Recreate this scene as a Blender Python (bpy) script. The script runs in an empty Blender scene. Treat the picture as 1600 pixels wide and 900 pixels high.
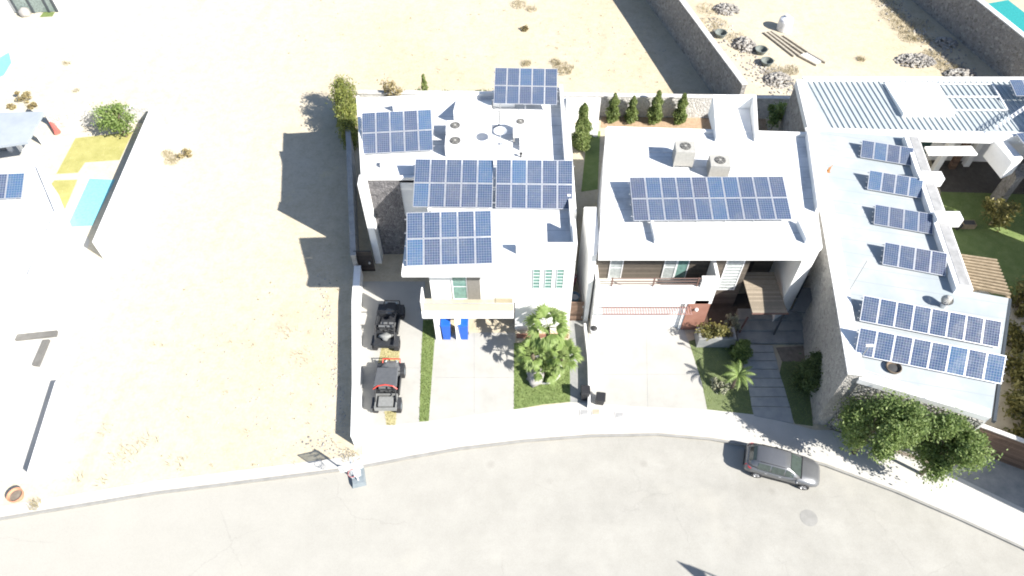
import bpy, bmesh, math, random
from mathutils import Vector, noise as mnoise
random.seed(7)
S = bpy.context.scene
COL = S.collection
R = math.radians
# ------------------------------------------------------------------ survey: drone height, lens and tilt worked out from the photograph
FPX, CH, PIT = 1150.0, 42.0, R(52.5)
cP, sP = math.cos(PIT), math.sin(PIT)
def at(px, py, h=0.0):
    x = (px - 800) / FPX; y = (450 - py) / FPX
    dy = cP + y * sP; dz = -sP + y * cP
    t = (h - CH) / dz
    return (x * t, dy * t)
def a3(px, py, h=0.0):
    x, y = at(px, py, h); return (x, y, h)
def projy(p):
    d = p[1] * cP - (p[2] - CH) * sP; u = p[1] * sP + (p[2] - CH) * cP
    return 450 - FPX * u / d
def pts(lst, h=0.0): return [at(x, y, h) for x, y in lst]

# ------------------------------------------------------------------ mesh builder
class MB:
    def __init__(s): s.v = []; s.f = []; s.sm = False
    def add(s, vs, fs):
        n = len(s.v); s.v += [tuple(q) for q in vs]; s.f += [tuple(i + n for i in f) for f in fs]; return s
    def box(s, x0, x1, y0, y1, z0, z1):
        return s.prism([(x0, y0), (x1, y0), (x1, y1), (x0, y1)], z0, z1)
    def prism(s, poly, z0, z1):
        a = sum(poly[i][0] * poly[(i + 1) % len(poly)][1] - poly[(i + 1) % len(poly)][0] * poly[i][1] for i in range(len(poly)))
        if a < 0: poly = poly[::-1]
        n = len(poly)
        vs = [(x, y, z0) for x, y in poly] + [(x, y, z1) for x, y in poly]
        fs = [tuple(range(n - 1, -1, -1)), tuple(range(n, 2 * n))] + [(i, (i + 1) % n, n + (i + 1) % n, n + i) for i in range(n)]
        return s.add(vs, fs)
    def sheet(s, poly, z):
        a = sum(poly[i][0] * poly[(i + 1) % len(poly)][1] - poly[(i + 1) % len(poly)][0] * poly[i][1] for i in range(len(poly)))
        if a < 0: poly = poly[::-1]
        return s.add([(x, y, z) for x, y in poly], [tuple(range(len(poly)))])
    def hexa(s, b, t):            # four bottom points, four top points (counter-clockwise)
        return s.add(list(b) + list(t), [(3, 2, 1, 0), (4, 5, 6, 7), (0, 1, 5, 4), (1, 2, 6, 5), (2, 3, 7, 6), (3, 0, 4, 7)])
    def tube(s, p0, p1, r, r1=None, n=6):
        p0 = Vector(p0); p1 = Vector(p1); d = (p1 - p0)
        if d.length < 1e-6: return s
        d.normalize(); r1 = r if r1 is None else r1
        a = d.orthogonal().normalized(); b = d.cross(a)
        vs = []
        for p, rr in ((p0, r), (p1, r1)):
            for i in range(n):
                t = 2 * math.pi * i / n
                vs.append(p + a * rr * math.cos(t) + b * rr * math.sin(t))
        fs = [(i, (i + 1) % n, n + (i + 1) % n, n + i) for i in range(n)] + [tuple(range(n - 1, -1, -1)), tuple(range(n, 2 * n))]
        return s.add(vs, fs)
    def path(s, ps, r, n=6):
        for a, b in zip(ps[:-1], ps[1:]): s.tube(a, b, r, n=n)
        return s
    def lathe(s, prof, c=(0, 0, 0), n=16, cap=True):
        vs = []; fs = []
        for r, z in prof:
            for i in range(n):
                t = 2 * math.pi * i / n
                vs.append((c[0] + r * math.cos(t), c[1] + r * math.sin(t), c[2] + z))
        for k in range(len(prof) - 1):
            for i in range(n):
                fs.append((k * n + i, k * n + (i + 1) % n, (k + 1) * n + (i + 1) % n, (k + 1) * n + i))
        if cap:
            fs.append(tuple(range(n - 1, -1, -1))); fs.append(tuple((len(prof) - 1) * n + i for i in range(n)))
        return s.add(vs, fs)
    def lump(s, c, r, rng, rough=.3, sub=1, flat=1.0):
        bm = bmesh.new(); bmesh.ops.create_icosphere(bm, subdivisions=sub, radius=1)
        sd = Vector((rng.random() * 50, rng.random() * 50, rng.random() * 50))
        rr = r if isinstance(r, tuple) else (r, r, r * flat)
        bm.verts.index_update()
        vs = []
        for v in bm.verts:
            k = 1 + rough * mnoise.noise(v.co * 1.7 + sd) * 1.8
            vs.append((c[0] + v.co.x * rr[0] * k, c[1] + v.co.y * rr[1] * k, c[2] + v.co.z * rr[2] * k))
        fs = [tuple(v.index for v in f.verts) for f in bm.faces]
        bm.free(); return s.add(vs, fs)
    def strip(s, pl, w, z0, z1):   # a wall of width w along a ground polyline
        L = []; Rr = []
        n = len(pl)
        for i in range(n):
            a = Vector(pl[max(i - 1, 0)][:2]); b = Vector(pl[min(i + 1, n - 1)][:2]); d = (b - a).normalized()
            nrm = Vector((-d.y, d.x)); p = Vector(pl[i][:2])
            L.append(p + nrm * w / 2); Rr.append(p - nrm * w / 2)
        z1l = z1 if isinstance(z1, (list, tuple)) else [z1] * n
        vs = []
        for i in range(n):
            vs += [(L[i].x, L[i].y, z0), (Rr[i].x, Rr[i].y, z0), (Rr[i].x, Rr[i].y, z1l[i]), (L[i].x, L[i].y, z1l[i])]
        fs = [(3, 2, 1, 0)]
        for i in range(n - 1):
            a = 4 * i; b = a + 4
            fs += [(a + k, a + (k + 1) % 4, b + (k + 1) % 4, b + k) for k in range(4)]
        e = 4 * (n - 1); fs.append((e, e + 1, e + 2, e + 3))
        return s.add(vs, fs)
    def build(s, name, mat, parent=None, world=False, origin=None, smooth=False):
        off = Vector((0, 0, 0))
        if world and parent is not None:
            rt = parent
            while rt.parent is not None: rt = rt.parent
            off = Vector(WPOS[rt.name])
        if origin is not None: off = Vector(origin)
        me = bpy.data.meshes.new(name)
        me.from_pydata([tuple(Vector(v) - off) for v in s.v], [], s.f); me.update()
        bm = bmesh.new(); bm.from_mesh(me); bmesh.ops.recalc_face_normals(bm, faces=bm.faces) if s.f and not s.sm else None
        bm.to_mesh(me); bm.free()
        if smooth:
            for p in me.polygons: p.use_smooth = True
        me.materials.append(mat)
        o = bpy.data.objects.new(name, me); COL.objects.link(o)
        if parent is not None: o.parent = parent
        if origin is not None: o.location = origin
        return o
WPOS = {}
def tag(o, label=None, cat=None, group=None, kind=None):
    if label: o['label'] = label
    if cat: o['category'] = cat
    if group: o['group'] = group
    if kind: o['kind'] = kind
    return o
def thing(name, label, cat, loc=(0, 0, 0), rz=0.0, group=None):
    o = bpy.data.objects.new(name, None); COL.objects.link(o)
    o.location = loc; o.rotation_euler = (0, 0, rz); o.empty_display_size = .2
    WPOS[o.name] = tuple(loc) if rz == 0 else tuple(loc)
    return tag(o, label, cat, group)
def kids(o): return [c for c in bpy.data.objects if c.parent == o]
def copy_tree(o, parent=None):
    c = o.copy(); COL.objects.link(c)
    if parent is not None: c.parent = parent
    for ch in kids(o):
        if ch != c: copy_tree(ch, c)
    return c
def setting(name, mb, mat, z=None): return tag(mb.build(name, mat), kind='structure')

# ------------------------------------------------------------------ materials
def new_mat(name):
    m = bpy.data.materials.new(name); m.use_nodes = True
    nt = m.node_tree; b = nt.nodes['Principled BSDF']; return m, nt, b
def ramp(nt, stops):
    r = nt.nodes.new('ShaderNodeValToRGB'); e = r.color_ramp.elements
    while len(e) > 1: e.remove(e[-1])
    e[0].position = stops[0][0]; e[0].color = (*stops[0][1], 1)
    for p, c in stops[1:]:
        q = e.new(p); q.color = (*c, 1)
    return r
def coords(nt): return nt.nodes.new('ShaderNodeTexCoord').outputs['Object']
def noise(nt, vec, scale, detail=4, rough=.55):
    n = nt.nodes.new('ShaderNodeTexNoise'); n.inputs['Scale'].default_value = scale
    n.inputs['Detail'].default_value = detail; n.inputs['Roughness'].default_value = rough
    nt.links.new(vec, n.inputs['Vector']); return n
def bump(nt, b, h, st=.3, dist=.02):
    u = nt.nodes.new('ShaderNodeBump'); u.inputs['Strength'].default_value = st; u.inputs['Distance'].default_value = dist
    nt.links.new(h, u.inputs['Height']); nt.links.new(u.outputs[0], b.inputs['Normal'])
def mixc(nt, fac, a, bcol, mode='MIX'):
    m = nt.nodes.new('ShaderNodeMix'); m.data_type = 'RGBA'; m.blend_type = mode
    for k, v in ((0, fac), (6, a), (7, bcol)):
        if hasattr(v, 'links') or hasattr(v, 'is_linked'): nt.links.new(v, m.inputs[k])
        else: m.inputs[k].default_value = v if k == 0 else (*v, 1)
    return m.outputs[2]
def mottled(name, c0, c1, scale=1.5, rough=.85, bs=.15, fine=25, metal=0.0, c2=None):
    m, nt, b = new_mat(name); v = coords(nt)
    n = noise(nt, v, scale, 6, .65)
    st = [(.35, c0), (.65, c1)] if c2 is None else [(.3, c0), (.5, c1), (.7, c2)]
    r = ramp(nt, st); nt.links.new(n.outputs['Fac'], r.inputs['Fac'])
    nt.links.new(r.outputs['Color'], b.inputs['Base Color'])
    b.inputs['Roughness'].default_value = rough; b.inputs['Metallic'].default_value = metal
    if bs: bump(nt, b, noise(nt, v, fine, 3).outputs['Fac'], bs)
    return m
def stone(name, cols, mortar, scale=2.6, bs=.8, mw=.05):
    m, nt, b = new_mat(name); v = coords(nt)
    wob = noise(nt, v, 2.5, 2); add = nt.nodes.new('ShaderNodeVectorMath'); add.operation = 'MULTIPLY_ADD'
    nt.links.new(wob.outputs['Color'], add.inputs[0]); add.inputs[1].default_value = (.25, .25, .25); nt.links.new(v, add.inputs[2])
    vo = nt.nodes.new('ShaderNodeTexVoronoi'); vo.inputs['Scale'].default_value = scale; nt.links.new(add.outputs[0], vo.inputs['Vector'])
    ve = nt.nodes.new('ShaderNodeTexVoronoi'); ve.feature = 'DISTANCE_TO_EDGE'; ve.inputs['Scale'].default_value = scale; nt.links.new(add.outputs[0], ve.inputs['Vector'])
    sep = nt.nodes.new('ShaderNodeSeparateColor'); nt.links.new(vo.outputs['Color'], sep.inputs[0])
    r = ramp(nt, [(i / (len(cols) - 1) if len(cols) > 1 else 0, c) for i, c in enumerate(cols)]); nt.links.new(sep.outputs[0], r.inputs['Fac'])
    fn = noise(nt, v, 14, 5); dark = mixc(nt, .5, r.outputs['Color'], fn.outputs['Fac'], 'OVERLAY')
    e = ramp(nt, [(mw * .5, (1, 1, 1)), (mw * 1.4, (0, 0, 0))]); nt.links.new(ve.outputs['Distance'], e.inputs['Fac'])
    nt.links.new(mixc(nt, e.outputs['Color'], dark, mortar), b.inputs['Base Color'])
    b.inputs['Roughness'].default_value = .95
    hr = ramp(nt, [(0, (0, 0, 0)), (.22, (1, 1, 1))]); nt.links.new(ve.outputs['Distance'], hr.inputs['Fac'])
    bump(nt, b, hr.outputs['Color'], bs, .06); return m
def planks(name, c0, c1, axis='Z', scale=6.0, gap=.08):
    m, nt, b = new_mat(name); v = coords(nt)
    sep = nt.nodes.new('ShaderNodeSeparateXYZ'); nt.links.new(v, sep.inputs[0])
    mu = nt.nodes.new('ShaderNodeMath'); mu.operation = 'MULTIPLY'; mu.inputs[1].default_value = scale; nt.links.new(sep.outputs[axis], mu.inputs[0])
    fr = nt.nodes.new('ShaderNodeMath'); fr.operation = 'FRACT'; nt.links.new(mu.outputs[0], fr.inputs[0])
    fl = nt.nodes.new('ShaderNodeMath'); fl.operation = 'FLOOR'; nt.links.new(mu.outputs[0], fl.inputs[0])
    wn = nt.nodes.new('ShaderNodeTexWhiteNoise'); wn.noise_dimensions = '1D'; nt.links.new(fl.outputs[0], wn.inputs['W'])
    n = noise(nt, v, 5, 5); ad = nt.nodes.new('ShaderNodeMath'); ad.operation = 'ADD'; nt.links.new(n.outputs['Fac'], ad.inputs[0]); nt.links.new(wn.outputs['Value'], ad.inputs[1])
    r = ramp(nt, [(.5, c0), (1.4 / 1.5, c1)]); hv = nt.nodes.new('ShaderNodeMath'); hv.operation = 'MULTIPLY'; hv.inputs[1].default_value = .66; nt.links.new(ad.outputs[0], hv.inputs[0]); nt.links.new(hv.outputs[0], r.inputs['Fac'])
    g = nt.nodes.new('ShaderNodeMath'); g.operation = 'LESS_THAN'; g.inputs[1].default_value = gap; nt.links.new(fr.outputs[0], g.inputs[0])
    nt.links.new(mixc(nt, g.outputs[0], r.outputs['Color'], tuple(x * .3 for x in c0)), b.inputs['Base Color'])
    b.inputs['Roughness'].default_value = .7; bump(nt, b, fr.outputs[0], .2, .02); return m
def leafy(name, c0, c1, c2, trans=.25):
    m, nt, b = new_mat(name); v = coords(nt)
    g = nt.nodes.new('ShaderNodeNewGeometry'); n = noise(nt, v, 1.3, 3)
    ad = nt.nodes.new('ShaderNodeMath'); ad.operation = 'MULTIPLY_ADD'; nt.links.new(g.outputs['Random Per Island'], ad.inputs[0]); ad.inputs[1].default_value = .5
    nt.links.new(n.outputs['Fac'], ad.inputs[2])
    r = ramp(nt, [(.4, c0), (.75, c1), (1.0, c2)]); nt.links.new(ad.outputs[0], r.inputs['Fac'])
    nt.links.new(r.outputs['Color'], b.inputs['Base Color']); b.inputs['Roughness'].default_value = .6
    t = nt.nodes.new('ShaderNodeBsdfTranslucent'); nt.links.new(r.outputs['Color'], t.inputs['Color'])
    mx = nt.nodes.new('ShaderNodeMixShader'); mx.inputs[0].default_value = trans
    nt.links.new(b.outputs[0], mx.inputs[1]); nt.links.new(t.outputs[0], mx.inputs[2])
    nt.links.new(mx.outputs[0], nt.nodes['Material Output'].inputs['Surface']); return m
def plain(name, c, rough=.5, metal=0.0, coat=0.0, var=.12):
    m, nt, b = new_mat(name); v = coords(nt); n = noise(nt, v, 6, 4)
    r = ramp(nt, [(.3, tuple(x * (1 - var) for x in c)), (.7, tuple(min(1, x * (1 + var)) for x in c))]); nt.links.new(n.outputs['Fac'], r.inputs['Fac'])
    nt.links.new(r.outputs['Color'], b.inputs['Base Color']); b.inputs['Roughness'].default_value = rough
    b.inputs['Metallic'].default_value = metal; b.inputs['Coat Weight'].default_value = coat; return m
def glassy(name, c, rough=.06, var=.2):
    m = plain(name, c, rough, var=var); m.node_tree.nodes['Principled BSDF'].inputs['Specular IOR Level'].default_value = .6; return m
def clear(name, tint, fac=.75):
    m, nt, b = new_mat(name); b.inputs['Base Color'].default_value = (*tint, 1); b.inputs['Roughness'].default_value = .05
    t = nt.nodes.new('ShaderNodeBsdfTransparent'); t.inputs['Color'].default_value = (*tint, 1)
    mx = nt.nodes.new('ShaderNodeMixShader'); mx.inputs[0].default_value = fac
    nt.links.new(b.outputs[0], mx.inputs[1]); nt.links.new(t.outputs[0], mx.inputs[2]); nt.links.new(mx.outputs[0], nt.nodes['Material Output'].inputs['Surface']); return m
M = {}
M['white'] = mottled('white_stucco', (.72, .72, .71), (.8, .8, .79), 1.2, .9, .12, 40)
M['roofwhite'] = mottled('white_roof_coating', (.40, .41, .42), (.62, .63, .635), .55, .8, .12, 12, c2=(.76, .76, .76))
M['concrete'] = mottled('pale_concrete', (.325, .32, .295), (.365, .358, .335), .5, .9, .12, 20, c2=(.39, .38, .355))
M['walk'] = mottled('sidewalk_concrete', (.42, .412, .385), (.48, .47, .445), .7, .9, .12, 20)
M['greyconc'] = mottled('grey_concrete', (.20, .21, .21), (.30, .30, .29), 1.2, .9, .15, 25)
M['slab'] = mottled('grey_paving_slab', (.27, .28, .28), (.36, .36, .35), 1.5, .85, .12, 25)
M['kerb'] = mottled('kerb_concrete', (.23, .227, .215), (.29, .285, .27), 1.4, .9, .2, 25)
M['rubble'] = stone('rubble_stone', [(.17, .155, .145), (.29, .275, .26), (.22, .21, .205), (.40, .38, .36)], (.30, .29, .275), 4.6)
M['palerubble'] = stone('pale_rubble_stone', [(.25, .24, .225), (.42, .405, .375), (.32, .31, .29), (.47, .45, .42)], (.36, .345, .32), 5.0)
M['greystone'] = stone('grey_stone_cladding', [(.08, .078, .082), (.17, .165, .17), (.12, .115, .12), (.22, .21, .215)], (.09, .088, .09), 5.0, .7, .03)
M['riverstone'] = stone('river_stone', [(.22, .22, .20), (.42, .41, .38), (.32, .31, .29), (.5, .49, .46)], (.10, .10, .09), 3.6, 1.0, .09)
M['cap'] = mottled('weathered_coping', (.45, .44, .42), (.62, .61, .59), 2, .9, .15, 30)
M['greycap'] = mottled('grey_coping', (.26, .26, .26), (.36, .36, .36), 2, .9, .15, 30)
M['taupe'] = planks('taupe_cladding', (.085, .072, .058), (.13, .11, .09), 'Z', 4, .05)
M['darkwood'] = planks('dark_wood', (.025, .02, .018), (.05, .04, .035), 'Z', 7)
M['brownwood'] = planks('brown_wood', (.10, .062, .042), (.17, .11, .078), 'Z', 6)
M['canopywood'] = planks('weathered_wood', (.22, .185, .14), (.32, .27, .21), 'Y', 9, .06)
M['slatwood'] = mottled('slat_wood', (.22, .17, .11), (.34, .27, .18), 3, .8, .2, 30)
M['orange'] = plain('orange_wood', (.35, .16, .05), .6)
M['terracotta'] = mottled('terracotta_paint', (.255, .12, .085), (.30, .15, .11), 2, .9, .15, 30)
M['rust'] = plain('rusty_brown_metal', (.15, .085, .07), .6)
M['greyledge'] = mottled('dark_grey_ledge', (.11, .107, .10), (.14, .137, .13), 2, .85, .1, 20)  # shade tone for the dark strips in the left garden
M['acrylic'] = clear('clear_acrylic', (.80, .82, .82), .7)
M['pinkmetal'] = plain('faded_red_metal', (.33, .19, .17), .6)
M['whiterubble'] = stone('bleached_rubble_stone', [(.36, .35, .33), (.55, .54, .52), (.46, .45, .43), (.6, .59, .57)], (.52, .51, .49), 4.0, .5)
M['entryfloor'] = mottled('dark_entry_floor', (.07, .06, .052), (.10, .088, .075), 3, .8, .1, 20)  # entrance and porch shade painted into the floor colour
M['gateblack'] = plain('slate_metal', (.05, .06, .07), .5)
M['glassdoor'] = glassy('green_blind_glass', (.14, .25, .225))
M['glassdark'] = glassy('dark_green_glass', (.035, .075, .07))
M['greypanel'] = plain('grey_shutter', (.19, .18, .165), .6)
M['lightglass'] = glassy('pale_glass', (.35, .38, .38))
M['balglass'] = clear('balcony_glass', (.97, .95, .88), .82)
M['tile'] = mottled('beige_floor_tile', (.33, .30, .23), (.40, .36, .28), 2, .6, .05, 20)
M['patioglass'] = glassy('patio_glass', (.17, .21, .20), .08, .35)
M['frame'] = plain('white_metal', (.72, .73, .74), .4)
M['alum'] = plain('aluminium', (.60, .61, .63), .35, .6)
M['acgrey'] = plain('beige_grey_steel', (.38, .37, .34), .5)
M['acwhite'] = plain('white_steel', (.66, .66, .66), .5)
M['black'] = plain('black_plastic', (.018, .018, .02), .5)
M['vent'] = plain('dark_vent', (.05, .05, .05), .6)
M['blue'] = plain('blue_plastic', (.012, .10, .50), .45)
M['tyre'] = plain('tyre_rubber', (.025, .025, .027), .85)
M['rim'] = plain('alloy', (.55, .55, .56), .3, .8)
M['carpaint'] = plain('silver_grey_paint', (.155, .16, .17), .35, .45, .6, .03)
M['carglass'] = glassy('car_glass', (.05, .065, .06), .05)
M['redlamp'] = glassy('red_lamp', (.45, .03, .04), .2)
M['redpaint'] = plain('red_tube_paint', (.50, .05, .035), .4)
M['utvblack'] = plain('black_body_plastic', (.03, .032, .036), .45)
M['utvgrey'] = plain('grey_seat_vinyl', (.13, .135, .14), .7)
M['roofblack'] = plain('matt_black_roof', (.085, .09, .098), .6)
M['bedgrey'] = plain('grey_cargo_bed', (.20, .205, .20), .7)
M['tank'] = mottled('grey_tank_plastic', (.15, .18, .20), (.2, .23, .25), 4, .6, .1, 30)
M['leaf'] = leafy('tree_leaf', (.095, .15, .042), (.19, .265, .08), (.30, .375, .145), .5)
M['leafdark'] = leafy('shrub_leaf', (.045, .075, .026), (.09, .135, .045), (.16, .21, .075), .35)
M['leafpalm'] = leafy('palm_leaf', (.13, .20, .05), (.22, .31, .085), (.33, .41, .16), .45)
M['leafbamboo'] = leafy('bamboo_leaf', (.10, .135, .03), (.19, .22, .05), (.29, .305, .08), .35)
M['leafcyp'] = leafy('cypress_leaf', (.10, .15, .046), (.19, .25, .075), (.29, .34, .13), .45)
M['leafdry'] = leafy('dry_leaf', (.16, .12, .05), (.25, .20, .09), (.34, .29, .15), .15)
M['leafaut'] = leafy('olive_leaf', (.07, .075, .02), (.15, .14, .035), (.24, .21, .07), .2)
M['leafwhite'] = leafy('grey_leaf', (.16, .17, .11), (.28, .29, .2), (.40, .40, .30), .15)
M['bark'] = mottled('bark', (.10, .075, .055), (.18, .14, .10), 6, .95, .5, 18)
M['weed'] = leafy('dry_weed', (.27, .22, .12), (.36, .31, .19), (.43, .39, .27), .2)
M['soil'] = mottled('planting_soil', (.15, .125, .10), (.22, .19, .155), 3, .95, .3, 12)
M['redsoil'] = mottled('terracotta_mulch', (.30, .205, .13), (.40, .30, .205), 4, .95, .4, 14)
M['rock'] = stone('heap_rock', [(.20, .19, .18), (.36, .345, .32), (.27, .25, .225), (.44, .42, .39)], (.30, .28, .25), .8, .3, .02)
M['boulder'] = mottled('boulder', (.24, .23, .22), (.38, .36, .34), 3, .95, .5, 12)
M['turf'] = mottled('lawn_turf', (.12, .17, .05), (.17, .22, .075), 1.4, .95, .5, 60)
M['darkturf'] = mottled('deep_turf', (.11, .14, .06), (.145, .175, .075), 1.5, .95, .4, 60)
M['yellowturf'] = mottled('yellow_turf', (.30, .285, .09), (.38, .355, .13), 1.0, .95, .3, 50)
M['drygrass'] = mottled('dry_turf', (.30, .27, .13), (.42, .38, .22), 1.5, .95, .4, 40)
M['grass'] = leafy('grass_blade', (.12, .17, .045), (.18, .235, .07), (.24, .29, .10), .25)
M['grassdry'] = leafy('dry_grass_blade', (.25, .24, .10), (.36, .33, .15), (.46, .42, .22), .15)
M['pool'] = glassy('pool_water', (.20, .50, .56), .04, .14)
M['teal'] = glassy('teal_pool_water', (.03, .28, .27), .04, .15)
M['metalroof'] = mottled('pale_metal_roof', (.345, .385, .405), (.39, .43, .445), .6, .45, .03, 20)
M['bluegreyroof'] = mottled('blue_grey_roof', (.265, .295, .33), (.30, .33, .36), 1, .6, .06, 20)
M['red'] = plain('faded_red_cloth', (.42, .12, .10), .8)
M['pink'] = plain('pink_plastic', (.45, .13, .16), .6)
M['skyblue'] = plain('light_blue_plastic', (.16, .26, .38), .6)
M['claypot'] = mottled('clay', (.42, .2, .12), (.52, .27, .17), 4, .9, .2, 30)
M['lumber'] = mottled('grey_lumber', (.30, .27, .22), (.44, .40, .33), 5, .9, .3, 30)
M['tub'] = mottled('dark_tub', (.10, .12, .115), (.17, .19, .18), 4, .7, .1, 30)
M['rooftile'] = mottled('wing_roof_coating', (.29, .335, .36), (.335, .365, .38), .35, .75, .1, 10, c2=(.42, .43, .435))
def panel_mat():
    m, nt, b = new_mat('photovoltaic_cells'); uv = nt.nodes.new('ShaderNodeUVMap')
    sep = nt.nodes.new('ShaderNodeSeparateXYZ'); nt.links.new(uv.outputs[0], sep.inputs[0])
    def lines(sock, k, w):
        a = nt.nodes.new('ShaderNodeMath'); a.operation = 'MULTIPLY'; a.inputs[1].default_value = k; nt.links.new(sock, a.inputs[0])
        f = nt.nodes.new('ShaderNodeMath'); f.operation = 'PINGPONG'; f.inputs[1].default_value = .5; nt.links.new(a.outputs[0], f.inputs[0])
        l = nt.nodes.new('ShaderNodeMath'); l.operation = 'LESS_THAN'; l.inputs[1].default_value = w; nt.links.new(f.outputs[0], l.inputs[0]); return l.outputs[0]
    mx = nt.nodes.new('ShaderNodeMath'); mx.operation = 'MAXIMUM'; nt.links.new(lines(sep.outputs[0], 6, .06), mx.inputs[0]); nt.links.new(lines(sep.outputs[1], 10, .06), mx.inputs[1])
    oi = nt.nodes.new('ShaderNodeObjectInfo')
    r = ramp(nt, [(0, (.036, .058, .112)), (.45, (.042, .068, .128)), (.78, (.048, .06, .105)), (.9, (.04, .082, .16)), (1, (.045, .10, .19))]); r.color_ramp.interpolation = 'LINEAR'
    nt.links.new(oi.outputs['Random'], r.inputs['Fac'])
    cell = nt.nodes.new('ShaderNodeTexVoronoi'); cell.inputs['Scale'].default_value = 30; nt.links.new(uv.outputs[0], cell.inputs['Vector'])
    c = mixc(nt, .25, r.outputs['Color'], cell.outputs['Color'], 'SOFT_LIGHT')
    dv = coords(nt); dn = noise(nt, dv, 1.1, 5, .7); dr = ramp(nt, [(.45, (0, 0, 0)), (.75, (.22, .22, .22))]); nt.links.new(dn.outputs['Fac'], dr.inputs['Fac'])
    c = mixc(nt, dr.outputs['Color'], c, (.24, .22, .19))
    nt.links.new(mixc(nt, mx.outputs[0], c, (.20, .235, .30)), b.inputs['Base Color'])
    rr_ = ramp(nt, [(.35, (.10, .10, .10)), (.7, (.32, .32, .32))]); nt.links.new(dn.outputs['Fac'], rr_.inputs['Fac']); nt.links.new(rr_.outputs['Color'], b.inputs['Roughness']); b.inputs['Specular IOR Level'].default_value = .5; return m
M['pv'] = panel_mat()
def seams(m, rot, spacing, dark=.82):
    nt = m.node_tree; b = nt.nodes['Principled BSDF']; src = b.inputs['Base Color'].links[0].from_socket
    mp = nt.nodes.new('ShaderNodeMapping'); mp.inputs['Rotation'].default_value = (0, 0, R(rot)); nt.links.new(coords(nt), mp.inputs[0])
    sp = nt.nodes.new('ShaderNodeSeparateXYZ'); nt.links.new(mp.outputs[0], sp.inputs[0])
    mu = nt.nodes.new('ShaderNodeMath'); mu.operation = 'DIVIDE'; mu.inputs[1].default_value = spacing; nt.links.new(sp.outputs[1], mu.inputs[0])
    fr = nt.nodes.new('ShaderNodeMath'); fr.operation = 'FRACT'; nt.links.new(mu.outputs[0], fr.inputs[0])
    lt = nt.nodes.new('ShaderNodeMath'); lt.operation = 'LESS_THAN'; lt.inputs[1].default_value = .05 / spacing; nt.links.new(fr.outputs[0], lt.inputs[0])
    n = noise(nt, coords(nt), .7, 3); lm = nt.nodes.new('ShaderNodeMath'); lm.operation = 'MULTIPLY'; nt.links.new(lt.outputs[0], lm.inputs[0]); nt.links.new(n.outputs['Fac'], lm.inputs[1])
    nt.links.new(mixc(nt, lm.outputs[0], src, (.22, .24, .25)), b.inputs['Base Color'])
seams(M['rooftile'], 12, 1.15); seams(M['roofwhite'], 0, 1.0)
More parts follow.
